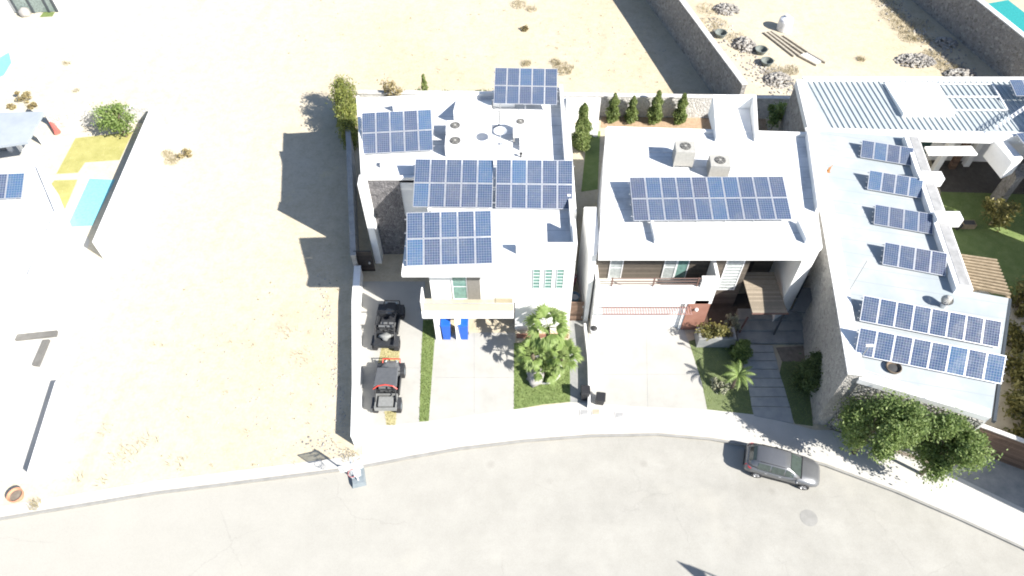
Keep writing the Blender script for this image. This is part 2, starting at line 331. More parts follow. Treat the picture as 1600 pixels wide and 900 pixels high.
def dirt_mat():
    m, nt, b = new_mat('desert_dirt'); v = coords(nt)
    big = noise(nt, v, .055, 5, .6); mid = noise(nt, v, .45, 7, .68); fine = noise(nt, v, 5, 6, .7)
    r = ramp(nt, [(.3, (.41, .348, .245)), (.5, (.45, .392, .292)), (.7, (.48, .425, .335))]); nt.links.new(mid.outputs['Fac'], r.inputs['Fac'])
    rb = ramp(nt, [(.38, (.42, .358, .25)), (.62, (.49, .442, .355))]); nt.links.new(big.outputs['Fac'], rb.inputs['Fac'])
    c = mixc(nt, .5, r.outputs['Color'], rb.outputs['Color'])
    # western glare painted in as whiter dirt; tan soil on the north-east lots
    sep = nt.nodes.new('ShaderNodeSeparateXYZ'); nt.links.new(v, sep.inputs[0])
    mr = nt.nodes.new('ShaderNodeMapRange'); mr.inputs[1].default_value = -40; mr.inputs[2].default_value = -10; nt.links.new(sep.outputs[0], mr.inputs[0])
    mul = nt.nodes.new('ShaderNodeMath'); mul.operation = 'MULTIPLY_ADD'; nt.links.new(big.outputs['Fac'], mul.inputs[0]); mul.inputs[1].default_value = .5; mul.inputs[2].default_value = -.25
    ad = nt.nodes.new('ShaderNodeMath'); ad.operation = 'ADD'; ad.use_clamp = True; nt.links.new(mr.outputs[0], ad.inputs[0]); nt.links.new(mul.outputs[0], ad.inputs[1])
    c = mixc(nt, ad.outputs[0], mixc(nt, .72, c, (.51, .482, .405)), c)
    yel = noise(nt, v, .35, 6, .75); yr = ramp(nt, [(.58, (0, 0, 0)), (.72, (1, 1, 1))]); nt.links.new(yel.outputs['Fac'], yr.inputs['Fac'])
    ym = nt.nodes.new('ShaderNodeMath'); ym.operation = 'MULTIPLY'; ym.inputs[1].default_value = .45; nt.links.new(yr.outputs['Color'], ym.inputs[0])
    c = mixc(nt, ym.outputs[0], c, (.50, .43, .22))
    vo = nt.nodes.new('ShaderNodeTexVoronoi'); vo.inputs['Scale'].default_value = 1.6; vo.inputs['Randomness'].default_value = 1; nt.links.new(v, vo.inputs['Vector'])
    sp = ramp(nt, [(.035, (1, 1, 1)), (.06, (0, 0, 0))]); nt.links.new(vo.outputs['Distance'], sp.inputs['Fac'])
    pm = nt.nodes.new('ShaderNodeMath'); pm.operation = 'MULTIPLY'; nt.links.new(sp.outputs['Color'], pm.inputs[0])
    pn = noise(nt, v, .12, 3); pr = ramp(nt, [(.45, (0, 0, 0)), (.6, (.7, .7, .7))]); nt.links.new(pn.outputs['Fac'], pr.inputs['Fac']); nt.links.new(pr.outputs['Color'], pm.inputs[1])
    c = mixc(nt, pm.outputs[0], c, (.25, .21, .16))
    mp = nt.nodes.new('ShaderNodeMapping'); mp.inputs['Rotation'].default_value = (0, 0, R(8)); nt.links.new(v, mp.inputs[0])
    wv = nt.nodes.new('ShaderNodeTexWave'); wv.inputs['Scale'].default_value = .045; wv.inputs['Distortion'].default_value = 6; wv.inputs['Detail'].default_value = 4; wv.inputs['Detail Scale'].default_value = .25; nt.links.new(mp.outputs[0], wv.inputs['Vector'])
    wr = ramp(nt, [(.0, (.35, .35, .35)), (.05, (0, 0, 0))]); nt.links.new(wv.outputs['Fac'], wr.inputs['Fac'])
    wm = noise(nt, v, .09, 2); wmr = ramp(nt, [(.5, (0, 0, 0)), (.62, (.7, .7, .7))]); nt.links.new(wm.outputs['Fac'], wmr.inputs['Fac'])
    wx_ = nt.nodes.new('ShaderNodeMath'); wx_.operation = 'MULTIPLY'; nt.links.new(wr.outputs['Color'], wx_.inputs[0]); nt.links.new(wmr.outputs['Color'], wx_.inputs[1])
    c = mixc(nt, wx_.outputs[0], c, (.30, .26, .20))
    pch = noise(nt, v, 1.4, 8, .75); pr2 = ramp(nt, [(.38, (.40, .40, .40)), (.5, (.54, .54, .54)), (.62, (.62, .62, .62))]); nt.links.new(pch.outputs['Fac'], pr2.inputs['Fac'])
    c = mixc(nt, .6, c, pr2.outputs['Color'], 'SOFT_LIGHT')
    nt.links.new(mixc(nt, .4, c, fine.outputs['Fac'], 'SOFT_LIGHT'), b.inputs['Base Color'])
    b.inputs['Roughness'].default_value = 1; b.inputs['Specular IOR Level'].default_value = .1
    bump(nt, b, mixc(nt, .5, mid.outputs['Color'], fine.outputs['Color']), .5, .12); return m
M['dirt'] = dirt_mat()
def road_mat():
    m, nt, b = new_mat('worn_road'); v = coords(nt)
    big = noise(nt, v, .09, 4, .55); mid = noise(nt, v, .5, 6, .7); fine = noise(nt, v, 18, 4, .7)
    mp = nt.nodes.new('ShaderNodeMapping'); mp.inputs['Scale'].default_value = (.035, .5, 1); mp.inputs['Rotation'].default_value = (0, 0, R(6)); nt.links.new(v, mp.inputs[0])
    trk = noise(nt, mp.outputs[0], 1.0, 4, .6)
    r = ramp(nt, [(.3, (.305, .297, .272)), (.7, (.335, .327, .30))]); nt.links.new(big.outputs['Fac'], r.inputs['Fac'])
    r2 = ramp(nt, [(.35, (.305, .297, .272)), (.65, (.35, .34, .31))]); nt.links.new(trk.outputs['Fac'], r2.inputs['Fac'])
    c = mixc(nt, .5, r.outputs['Color'], r2.outputs['Color']); c = mixc(nt, .35, c, mid.outputs['Fac'], 'SOFT_LIGHT')
    vo = nt.nodes.new('ShaderNodeTexVoronoi'); vo.inputs['Scale'].default_value = .33; nt.links.new(v, vo.inputs['Vector'])
    sp = ramp(nt, [(.05, (.5, .5, .5)), (.12, (0, 0, 0))]); nt.links.new(vo.outputs['Distance'], sp.inputs['Fac'])
    c = mixc(nt, sp.outputs['Color'], c, (.22, .21, .19))
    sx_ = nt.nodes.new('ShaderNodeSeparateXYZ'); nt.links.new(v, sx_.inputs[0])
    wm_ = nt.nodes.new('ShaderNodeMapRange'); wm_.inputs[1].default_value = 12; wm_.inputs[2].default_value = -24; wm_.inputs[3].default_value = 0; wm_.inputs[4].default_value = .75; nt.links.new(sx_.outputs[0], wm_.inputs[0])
    c = mixc(nt, wm_.outputs[0], c, (.385, .372, .335))  # glare toward the west painted into the road colour
    wob = noise(nt, v, .8, 5, .7); av = nt.nodes.new('ShaderNodeVectorMath'); av.operation = 'MULTIPLY_ADD'; nt.links.new(wob.outputs['Color'], av.inputs[0]); av.inputs[1].default_value = (.9, .9, .9); nt.links.new(v, av.inputs[2])
    ck = nt.nodes.new('ShaderNodeTexVoronoi'); ck.feature = 'DISTANCE_TO_EDGE'; ck.inputs['Scale'].default_value = .16; nt.links.new(av.outputs[0], ck.inputs['Vector'])
    cr = ramp(nt, [(.0, (.2, .2, .2)), (.006, (0, 0, 0))]); nt.links.new(ck.outputs['Distance'], cr.inputs['Fac'])
    cm = noise(nt, v, .15, 2); cmr = ramp(nt, [(.48, (0, 0, 0)), (.56, (1, 1, 1))]); nt.links.new(cm.outputs['Fac'], cmr.inputs['Fac'])
    cx_ = nt.nodes.new('ShaderNodeMath'); cx_.operation = 'MULTIPLY'; nt.links.new(cr.outputs['Color'], cx_.inputs[0]); nt.links.new(cmr.outputs['Color'], cx_.inputs[1])
    c = mixc(nt, cx_.outputs[0], c, (.17, .165, .155))
    ptc = noise(nt, v, .28, 3, .5); ptr = ramp(nt, [(.58, (0, 0, 0)), (.70, (.35, .35, .35))]); nt.links.new(ptc.outputs['Fac'], ptr.inputs['Fac'])
    c = mixc(nt, ptr.outputs['Color'], c, (.40, .385, .34))
    sep = nt.nodes.new('ShaderNodeSeparateXYZ'); nt.links.new(v, sep.inputs[0])
    nt.links.new(mixc(nt, .25, c, fine.outputs['Fac'], 'SOFT_LIGHT'), b.inputs['Base Color']); b.inputs['Roughness'].default_value = .9
    b.inputs['Specular IOR Level'].default_value = .25
    bump(nt, b, fine.outputs['Fac'], .25, .02); return m
M['road'] = road_mat()
# ------------------------------------------------------------------ the setting
KP = pts([(-500, 885), (-200, 842), (0, 812), (240, 772), (400, 752), (550, 733), (640, 716), (720, 702), (820, 690), (925, 682), (1030, 680), (1110, 687), (1170, 697), (1230, 711), (1290, 728), (1400, 769), (1500, 812), (1600, 858), (1750, 945), (1950, 1080)])
KP = [(-260, KP[0][1] - 14)] + KP + [(140, KP[-1][1] - 60)]
g = MB()
north = [(x, y, 0) for x, y in KP]
g.add(north + [(300, -60, 0), (300, 400, 0), (-260, 400, 0)], [tuple(range(len(north) + 3))])
low = [(x, y, -.14) for x, y in KP]
n = len(low)
g.add(low + [(140, -200, -.14), (-260, -200, -.14)], [tuple(range(n + 1, -1, -1))])
g.add(north + low, [(i, n + i, n + i + 1, i + 1) for i in range(n - 1)])
g.sm = True
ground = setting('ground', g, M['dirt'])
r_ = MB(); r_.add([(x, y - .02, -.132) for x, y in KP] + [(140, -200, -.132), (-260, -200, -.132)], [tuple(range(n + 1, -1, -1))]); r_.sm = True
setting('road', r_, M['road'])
kk = MB().strip([(x, y + .06) for x, y in KP], .13, -.14, .03)
setting('kerb', kk, M['kerb'])
def off(pl, d): return [(x, y + d) for x, y in pl]
west = KP[2:8]; 
sw = MB().sheet(off(west, .15) + off(west, .85)[::-1], .022); setting('sidewalk', sw, M['walk'])
# frontage of the three lots
fr_k = [p for p in KP if at(563, 700)[0] - .1 <= p[0] <= 30]
fl = at(566, 728)
front = [fl] + [(x, y + .15) for x, y in KP if fl[0] < x < 29.5]
back = pts([(1600, 795), (1475, 735), (1440, 722), (1300, 672), (1272, 672), (1240, 663), (1178, 648), (1105, 640), (1000, 636), (905, 629), (890, 629), (802, 640), (660, 660), (566, 668)])
sw2 = MB().sheet(front + back, .02); setting('sidewalk', sw2, M['walk'])
# driveways
d1 = pts([(566, 669), (560, 600), (562, 440), (664, 440), (664, 520), (805, 520), (805, 642), (660, 661)]); setting('driveway', MB().sheet(d1, .012), M['concrete'])
d2 = pts([(918, 632), (921, 508), (1066, 508), (1080, 545), (1098, 600), (1106, 642), (1000, 637)]); setting('driveway', MB().sheet(d2, .012), M['concrete'])
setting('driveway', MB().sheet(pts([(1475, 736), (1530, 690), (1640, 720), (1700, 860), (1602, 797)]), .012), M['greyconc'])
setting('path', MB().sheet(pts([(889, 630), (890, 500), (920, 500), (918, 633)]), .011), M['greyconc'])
# expansion joints cut in the white driveway
for a, b in (((566, 575), (655, 575)), ((680, 590), (802, 590)), ((741, 520), (741, 645)), ((925, 585), (1092, 585)), ((1010, 520), (1012, 636))):
    setting('paving_joint', MB().strip([at(*a), at(*b)], .022, .013, .0165), M['greyconc'])
# lawns (turf base + blades)
def lawn(poly, base, blade, n, h=.05, z=.014, label=None):
    setting('lawn', MB().sheet(poly, z), M[base])
    rng = random.Random(len(poly) * 31 + n); xs = [p[0] for p in poly]; ys = [p[1] for p in poly]
    def inside(x, y):
        c = False; j = len(poly) - 1
        for i in range(len(poly)):
            if (poly[i][1] > y) != (poly[j][1] > y) and x < (poly[j][0] - poly[i][0]) * (y - poly[i][1]) / (poly[j][1] - poly[i][1]) + poly[i][0]: c = not c
            j = i
        return c
    m = MB(); k = 0
    while k < n:
        x = rng.uniform(min(xs), max(xs)); y = rng.uniform(min(ys), max(ys))
        if not inside(x, y): continue
        k += 1; t = rng.uniform(0, 6.28); w = rng.uniform(.02, .045); hh = h * rng.uniform(.5, 1.4); lx = rng.uniform(-.05, .05); ly = rng.uniform(-.05, .05)
        dx, dy = math.cos(t) * w, math.sin(t) * w
        m.add([(x - dx, y - dy, z), (x + dx, y + dy, z), (x + lx, y + ly, z + hh)], [(0, 1, 2)])
    m.sm = True
    return tag(m.build('grass', M[blade]), kind='stuff')
lawn(pts([(803, 640), (803, 536), (890, 536), (891, 628), (850, 632)]), 'turf', 'grass', 5000)
lawn(pts([(655, 659), (658, 560), (661, 500), (682, 500), (677, 560), (670, 658)]), 'turf', 'grass', 2200)
lawn(pts([(590, 570), (598, 535), (625, 535), (622, 610), (618, 665), (604, 665)]), 'drygrass', 'grassdry', 1600)
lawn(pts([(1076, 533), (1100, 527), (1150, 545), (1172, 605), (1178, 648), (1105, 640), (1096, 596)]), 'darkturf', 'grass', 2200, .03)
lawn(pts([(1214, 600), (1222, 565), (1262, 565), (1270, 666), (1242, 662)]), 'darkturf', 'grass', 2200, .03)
setting('planting_bed', MB().sheet(pts([(1212, 543), (1262, 540), (1262, 566), (1222, 566)]), .013), M['soil'])
setting('planting_bed', MB().sheet(pts([(1100, 527), (1105, 512), (1160, 512), (1170, 560), (1148, 560)]), .013), M['soil'])
setting('planting_bed', MB().sheet(pts([(1290, 676), (1340, 640), (1540, 690), (1535, 715), (1470, 735), (1320, 690)]), .013), M['soil'])
lawn(pts([(88, 272), (118, 216), (208, 206), (187, 250), (133, 254), (122, 270)]), 'yellowturf', 'grassdry', 600, .03)
lawn(pts([(70, 300), (85, 282), (121, 281), (96, 340)]), 'yellowturf', 'grassdry', 300, .03)
lawn(pts([(62, 27), (68, 19), (86, 19), (82, 26)]), 'turf', 'grass', 150, .03)
lawn(pts([(1455, 405), (1470, 300), (1600, 300), (1640, 470), (1560, 470), (1500, 420)]), 'turf', 'grass', 2500, .04)
setting('garden_lawn', MB().sheet(pts([(908, 300), (934, 296), (938, 205), (918, 205)]), .012), M['turf'])
setting('planting_bed', MB().sheet(pts([(938, 200), (1200, 204), (1196, 186), (940, 182)]), .012), M['redsoil'])
setting('entry_floor', MB().sheet(pts([(1108, 512), (1230, 500), (1230, 455), (1100, 462)]), .016), M['entryfloor'])  # floor darkened to paint in the shade at the entrance
setting('pool_water', MB().sheet(pts([(105, 355), (140, 279), (180, 281), (144, 353)]), .016), M['pool'])
setting('pool_water', MB().sheet(pts([(1530, 8), (1575, 0), (1640, 50), (1620, 75)], 0), .016), M['teal'])
setting('pool_water', MB().sheet(pts([(-5, 122), (0, 90), (14, 82), (18, 98), (6, 118)]), .016), M['pool'])
setting('terrace', MB().sheet(pts([(-300, 700), (-200, 200), (40, 215), (95, 300), (140, 376), (92, 590), (40, 745), (-100, 765)]), .006), M['walk'])
# stepping path and steps to the second house
sl = [((1160, 508), (1240, 505)), ((1160, 522), (1247, 520)), ((1160, 535), (1252, 536))]
ys = [538, 551, 564, 577, 591, 605, 620, 635, 652]
L = [(1160, 538), (1160, 551), (1161, 564), (1164, 577), (1166, 591), (1169, 605), (1172, 620), (1174, 635), (1178, 650)]
Rr = [(1206, 540), (1209, 551), (1213, 564), (1216, 577), (1220, 591), (1225, 605), (1229, 620), (1234, 636), (1240, 662)]
for i in range(len(L) - 1):
    a, b, c, d = at(*L[i]), at(*Rr[i]), at(*Rr[i + 1]), at(*L[i + 1])
    gp = .05
    z = .05 if i > 2 else .10 - i * .02
    m = MB().prism([(a[0], a[1] - gp), (b[0], b[1] - gp), c, d], 0, z)
    tag(m.build('path_slab', M['slab']), kind='structure')
for i, (y0, y1) in enumerate(((488, 505), (505, 520), (520, 538))):
    m = MB().prism(pts([(1152, y1), (1252 + i * 5, y1), (1247 + i * 5, y0), (1150, y0)]), 0, .45 - i * .13); tag(m.build('path_step', M['greyconc']), kind='structure')

# ------------------------------------------------------------------ vegetation helpers
def leaf_quad(m, c, s, rng, up=.5, asp=.5):
    d = Vector((rng.gauss(0, 1), rng.gauss(0, 1), rng.gauss(0, 1) + up)).normalized()
    a = d.orthogonal().normalized(); b = d.cross(a); t = rng.uniform(0, 6.28)
    u = (a * math.cos(t) + b * math.sin(t)) * s; w = (b * math.cos(t) - a * math.sin(t)) * s * asp
    c = Vector(c); m.add([c - u, c - w, c + u, c + w], [(0, 1, 2, 3)])
def crown(m, c, rad, n, size, rng, clumps=14, tight=.42, up=.6):
    """leaves gathered in clumps spread through an uneven ellipsoid"""
    cs = []
    while len(cs) < clumps:
        p = Vector((rng.uniform(-1, 1), rng.uniform(-1, 1), rng.uniform(-1, 1)))
        if .3 < p.length < 1.08: cs.append((p, rng.uniform(.5, 1.35)))
    for i in range(n):
        p, k = cs[rng.randrange(len(cs))]
        q = p + Vector((rng.gauss(0, 1), rng.gauss(0, 1), rng.gauss(0, 1))) * tight * .5 * k
        leaf_quad(m, (c[0] + q.x * rad[0], c[1] + q.y * rad[1], c[2] + q.z * rad[2]), size * rng.uniform(.6, 1.3), rng, up)
def broad_tree(name, label, cat, base, h, rad, n, size, mat, seed, group=None, clumps=22, lean=(0, 0), trunk_r=.11, tight=.42):
    rng = random.Random(seed); t = thing(name, label, cat, (base[0], base[1], 0), 0, group)
    cz = h - rad[2] * .95; top = (lean[0], lean[1], cz)
    tk = MB().tube((0, 0, 0), (lean[0] * .4, lean[1] * .4, cz * .55), trunk_r, trunk_r * .75, 8)
    tk.tube((lean[0] * .4, lean[1] * .4, cz * .55), top, trunk_r * .75, trunk_r * .4, 8)
    for k in range(7):
        an = k * .9 + rng.uniform(-.3, .3); s = Vector((lean[0] * .4, lean[1] * .4, cz * rng.uniform(.5, .9)))
        e = Vector((lean[0] + math.cos(an) * rad[0] * .6, lean[1] + math.sin(an) * rad[1] * .6, cz + rng.uniform(-.1, .6) * rad[2]))
        tk.tube(s, e, trunk_r * .45, trunk_r * .15, 6)
    tk.build('trunk', M['bark'], t)
    m = MB(); m.sm = True; crown(m, top, rad, n, size, rng, clumps, tight); m.build('crown', M[mat], t)
    return t
def column_tree(name, label, cat, base, h, r, n, size, mat, seed, group=None):
    rng = random.Random(seed); t = thing(name, label, cat, (base[0], base[1], 0), 0, group)
    MB().tube((0, 0, 0), (0, 0, h * .8), .05, .02, 6).build('trunk', M['bark'], t)
    m = MB(); m.sm = True; ph = rng.uniform(0, 6)
    for i in range(n):
        z = rng.uniform(.04, 1); pr = r * (min(1, z * 5 + .35)) * (1 - z) ** .55 * (1 + .25 * math.sin(z * 19 + ph))
        an = rng.uniform(0, 6.28); q = math.sqrt(rng.uniform(.15, 1)) * pr * (1 + .2 * math.sin(an * 3 + z * 9 + ph))
        leaf_quad(m, (math.cos(an) * q, math.sin(an) * q, z * h), size * rng.uniform(.6, 1.3), rng, .9)
    m.build('crown', M[mat], t); return t
def frond_fan(m, o, d, ln, rng, nleaf=15, spread=1.9, fold=.15):
    """a fan palm leaf: pleated pointed segments fanning out from the end of a stalk"""
    d = Vector(d).normalized(); side = d.cross(Vector((0, 0, 1))).normalized(); nrm = side.cross(d).normalized(); o = Vector(o)
    for k in range(nleaf):
        a = (k / (nleaf - 1) - .5) * spread; u = d * math.cos(a) + side * math.sin(a); w = (side * math.cos(a) - d * math.sin(a)) * ln * .075
        l = ln * (1 - .25 * abs(a)) * rng.uniform(.85, 1.1); dr = Vector((0, 0, -l * rng.uniform(.15, .4)))
        m.add([o, o + u * l * .55 + w + nrm * fold * l * .2, o + u * l + dr, o + u * l * .55 - w], [(0, 1, 2, 3)])
def fan_palm(label, base, h, fr, n, seed, lean=(0, 0), group=None, r=.14):
    rng = random.Random(seed); t = thing('fan_palm', label, 'palm', (base[0], base[1], 0), 0, group)
    top = Vector((lean[0], lean[1], h)); MB().tube((0, 0, 0), top * .5, r * 1.2, r, 8).tube(top * .5, top, r, r * .9, 8).build('trunk', M['bark'], t)
    m = MB(); m.sm = True
    for k in range(n):
        an = k * 2.4 + rng.uniform(-.2, .2); el = 1.25 - 1.75 * (k / n) + rng.uniform(-.15, .15)
        d = Vector((math.cos(an) * math.cos(el), math.sin(an) * math.cos(el), math.sin(el))); p = top + d * fr * rng.uniform(.45, .6)
        m.tube(top, p, .015, .012, 4); frond_fan(m, p, d + Vector((0, 0, -.25)), fr * rng.uniform(.55, .7), rng)
    m.build('crown', M['leafpalm'], t); return t
def feather_palm(name, label, cat, base, h, fr, n, seed, mat='leafpalm', group=None, r=.1, droop=.9):
    rng = random.Random(seed); t = thing(name, label, cat, (base[0], base[1], 0), 0, group)
    MB().tube((0, 0, 0), (.05, 0, h), r * 1.15, r * .8, 8).build('trunk', M['bark'], t)
    m = MB(); m.sm = True
    for k in range(n):
        an = k * 6.283 / n + rng.uniform(-.2, .2); el = rng.uniform(.55, 1.1); p = Vector((.05, 0, h)); prev = p.copy()
        hd = Vector((math.cos(an), math.sin(an), 0)); side = Vector((-math.sin(an), math.cos(an), 0))
        for j in range(1, 11):
            e = el - droop * 2.0 * (j / 10) ** 1.4; d = hd * math.cos(e) + Vector((0, 0, math.sin(e))); p = prev + d * fr / 10
            m.tube(prev, p, .018, .014, 4)
            for q in (0, .5):
                b = prev.lerp(p, q); ll = fr * .2 * math.sin(min(1, (j + q) / 10) * 2.7 + .3)
                for s in (-1, 1):
                    tip = b + side * s * ll * .8 + d * ll * .5 - Vector((0, 0, ll * .35)); w = d * .04
                    m.add([b - w, b + w, tip], [(0, 1, 2)])
            prev = p
    m.build('crown', M[mat], t); return t
def shrub(name, label, cat, base, rad, n, size, mat, seed, group=None, clumps=12, stems=True):
    rng = random.Random(seed); t = thing(name, label, cat, (base[0], base[1], base[2] if len(base) > 2 else 0), 0, group)
    s = MB()
    for k in range(5):
        an = k * 1.3; s.tube((0, 0, 0), (math.cos(an) * rad[0] * .5, math.sin(an) * rad[1] * .5, rad[2] * 1.3), .025, .01, 5)
    s.build('stem', M['bark'], t)
    m = MB(); m.sm = True; crown(m, (0, 0, rad[2] * .95), rad, n, size, rng, clumps); m.build('crown', M[mat], t); return t
#@@PART3
# ------------------------------------------------------------------ solar arrays
def add_uv(o, quads):
    me = o.data; uv = me.uv_layers.new(name='UVMap')
    for p in me.polygons:
        for k, li in enumerate(p.loop_indices): uv.data[li].uv = quads[k]
def solar_array(label, TL, TR, BR, BL, hb, cols, rows, deck, group='solar arrays on the roofs', plen=1.65):
    b0 = Vector(a3(*BL, hb)); b1 = Vector(a3(*BR, hb)); u = (b1 - b0); W = u.length; u.normalize()
    pw = W / cols; Lr = rows * plen * pw; v = Vector((-u.y, u.x, 0))
    mid = (b0 + b1) / 2; ty = (TL[1] + TR[1]) / 2
    best = None
    for i in range(0, 81):
        t = R(i * .5); p = mid + v * Lr * math.cos(t) + Vector((0, 0, Lr * math.sin(t))); e = abs(projy(p) - ty)
        if best is None or e < best[0]: best = (e, t)
    t = best[1]; w = v * math.cos(t) + Vector((0, 0, math.sin(t))); nrm = u.cross(w).normalized()
    if nrm.z < 0: nrm = -nrm
    root = thing('solar_array', label, 'solar panels', (mid.x, mid.y, deck), 0, group)
    ph = Lr / rows; gx, gy = .026, .03
    rack = MB(); off_ = -nrm * .08
    for f in (.12, .38, .62, .88):
        rack.tube(b0 + w * Lr * f + off_ - u * .12, b1 + w * Lr * f + off_ + u * .12, .028, n=4)
    nleg = max(2, cols // 2 + 1)
    for k in range(nleg):
        q = b0.lerp(b1, (k + .25) / (nleg - .5))
        for f in (.08, .92):
            p = q + w * Lr * f + off_; rack.tube(p, (p.x, p.y, deck), .025, n=4)
    rack.build('rack', M['alum'], root, world=True)
    for r in range(rows):
        for c in range(cols):
            o = b0 + u * (c * pw) + w * (r * ph)
            p00, p10, p11, p01 = o + u * gx * .3 + w * gy * .3, o + u * (pw - gx * .3) + w * gy * .3, o + u * (pw - gx * .3) + w * (ph - gy * .3), o + u * gx * .3 + w * (ph - gy * .3)
            fr = MB(); d = nrm * .035
            fr.hexa([p - d for p in (p00, p10, p11, p01)], [p00, p10, p11, p01]); f_ = fr.build('panel', M['alum'], root, world=True)
            e = .05; q = [o + u * a + w * b_ + nrm * .004 for a, b_ in ((e, e), (pw - e, e), (pw - e, ph - e), (e, ph - e))]
            cm = MB(); cm.add(q, [(0, 1, 2, 3)]); cm.sm = True
            g_ = bpy.data.meshes.new('cell_face'); off0 = Vector(WPOS[root.name])
            g_.from_pydata([tuple(x - off0) for x in q], [], [(0, 1, 2, 3)]); g_.materials.append(M['pv'])
            co = bpy.data.objects.new('cell_face', g_); COL.objects.link(co); co.parent = f_; add_uv(co, [(0, 0), (1, 0), (1, 1), (0, 1)])
    return root
# ------------------------------------------------------------------ house one (middle left)
H1 = thing('white_house', 'white flat-roofed two-storey house with five solar arrays and glass balcony, beside the empty lot', 'house', (-3.5, 34, 0))
def part(o_name, mb, mat, par, smooth=False): return mb.build(o_name, M[mat], par, world=True, smooth=smooth)
def P(x, y): return (x, y)
bl = at(558, 152, 7.9)
DK1 = 7.5
upper = [(-9.75, 35.5), (-5.2, 35.5), (-5.2, 28.6), (.2, 28.6), (.2, 28.59), (3.88, 28.59), (3.72, 45.0), bl]
w = MB().prism(upper, 3.2, DK1)
lowerp = [(-9.75, 35.5), (-5.6, 35.5), (-5.6, 32.2), (.2, 32.2), (.2, 28.59), (3.88, 28.59), (3.72, 45.0), bl]
w.prism(lowerp, 0, 3.2)
wall1 = part('wall', w, 'white', H1)
pr = MB()
def seg(a, b, z1, z0=7.3, w_=.22): pr.strip([a, b], w_, z0, z1)
seg((bl[0] + .1, bl[1] - .1), (-9.83, 35.4), 8.1); seg((bl[0], bl[1] - .1), (3.7, 44.9), 7.8)
seg((-9.7, 35.61), (-6.4, 35.61), 7.75); seg((-5.31, 35.6), (-5.31, 32.8), 7.62)
seg((3.60, 44.8), (3.66, 33.4), 8.2); seg((3.74, 33.2), (3.77, 30.7), 8.1); seg((3.77, 30.69), (3.78, 28.72), 8.95)
seg((.25, 28.71), (3.88, 28.71), 8.9, w_=.24)
part('parapet', pr, 'white', H1)
part('roof', MB().prism([(-9.65, 35.7), (-5.2, 35.7), (-5.2, 32.0), (.35, 32.0), (.35, 28.83), (3.66, 28.83), (3.5, 44.8), (bl[0] + .2, bl[1] - .2)], DK1 - .01, DK1 + .02), 'roofwhite', H1)
part('roof_slab', MB().prism([(-6.52, 27.05), (.22, 27.05), (.22, 31.5), (-6.52, 31.5)], 7.8, 8.08), 'white', H1)
part('outer_ledge', MB().box(3.9, 4.25, 33.5, 46.0, 0, 6.0).strip([(4.2, 45.9), (4.2, 33.5)], .12, 6.0, 6.5), 'white', H1)
part('fin', MB().box(-10.06, -9.6, 34.5, 35.4, 0, 8.1), 'white', H1)
part('stone_cladding', MB().box(-9.58, -7.5, 35.4, 35.49, 0, 7.45).box(-7.5, -5.3, 35.4, 35.49, 0, 4.0), 'greystone', H1)
part('shutter', MB().box(-7.3, -6.6, 35.32, 35.39, 2.6, 3.9), 'orange', H1)
part('carport_wall', MB().box(-5.32, -5.12, 28.62, 32.19, 0, 3.19), 'white', H1)
# raised wedges and blocks on the roof
def wedge(x0, x1, y0, y1, z0, zs, zn): return MB().hexa([(x0, y0, z0), (x1, y0, z0), (x1, y1, z0), (x0, y1, z0)], [(x0, y0, zs), (x1, y0, zs), (x1, y1, zn), (x0, y1, zn)])
wx0, wy0 = at(710, 195, DK1); wx1, _ = at(768, 195, DK1); _, wy1 = at(710, 158, DK1)
part('stairwell_roof', wedge(wx0, wx1, wy0, wy1, DK1 + .01, DK1 + 1.25, DK1 + .06), 'white', H1)
x0, y0 = at(770, 168, DK1); part('skylight_hood', wedge(x0, x0 + 1.6, y0, y0 + .9, DK1 + .01, DK1 + .55, DK1 + .05), 'white', H1)
x0, y0 = at(615, 176, DK1); part('skylight_hood', wedge(x0, x0 + .5, y0, y0 + .8, DK1 + .01, DK1 + .8, DK1 + .05), 'white', H1)
x0, y0 = at(595, 263, DK1); part('roof_vent', MB().box(x0, x0 + .3, y0, y0 + .3, DK1 + .01, DK1 + .35), 'white', H1)
x0, y0 = at(814, 246, DK1); part('roof_vent', MB().lathe([(.06, 0), (.06, .3), (.11, .31), (.11, .4)], (x0, y0, DK1), 10), 'vent', H1)
# door, slots, balcony
def window(par, x0, x1, z0, z1, y, glass='glassdoor', bars=0, fw=.06, frame='frame'):
    f = MB()
    for a, b, c, d in ((x0 - fw, x0, z0 - fw, z1 + fw), (x1, x1 + fw, z0 - fw, z1 + fw), (x0, x1, z1, z1 + fw), (x0, x1, z0 - fw, z0)): f.box(a, b, y - .05, y + .02, c, d)
    for k in range(bars): zz = z0 + (z1 - z0) * (k + 1) / (bars + 1); f.box(x0, x1, y - .035, y - .005, zz - .02, zz + .02)
    o = part('window', f, frame, par); part('pane', MB().box(x0, x1, y - .02, y + .015, z0, z1), glass, o); return o
window(H1, -3.75, -2.9, 3.66, 6.2, 28.58, 'glassdoor', 1)
part('shutter', MB().box(-2.84, -2.02, 28.5, 28.56, 3.62, 6.25), 'greypanel', H1)
for k, xx in enumerate((1.34, 2.09, 2.82)):
    window(H1, xx, xx + .4, 4.78, 6.68, 28.58, 'glassdoor', 5, .02)
bal = part('balcony', MB().box(-5.77, .12, 27.3, 28.58, 3.2, 3.62).box(-5.77, .12, 27.3, 27.42, 3.62, 3.86), 'white', H1)
part('floor_tiles', MB().box(-5.75, .10, 27.43, 28.56, 3.62, 3.64), 'tile', bal)
part('glass_railing', MB().box(-5.72, .06, 27.35, 27.37, 3.86, 4.75).box(.05, .07, 27.37, 28.56, 3.64, 4.75), 'balglass', bal)
part('side_wall', MB().box(-5.77, -5.69, 27.43, 28.57, 3.62, 4.85), 'white', bal)
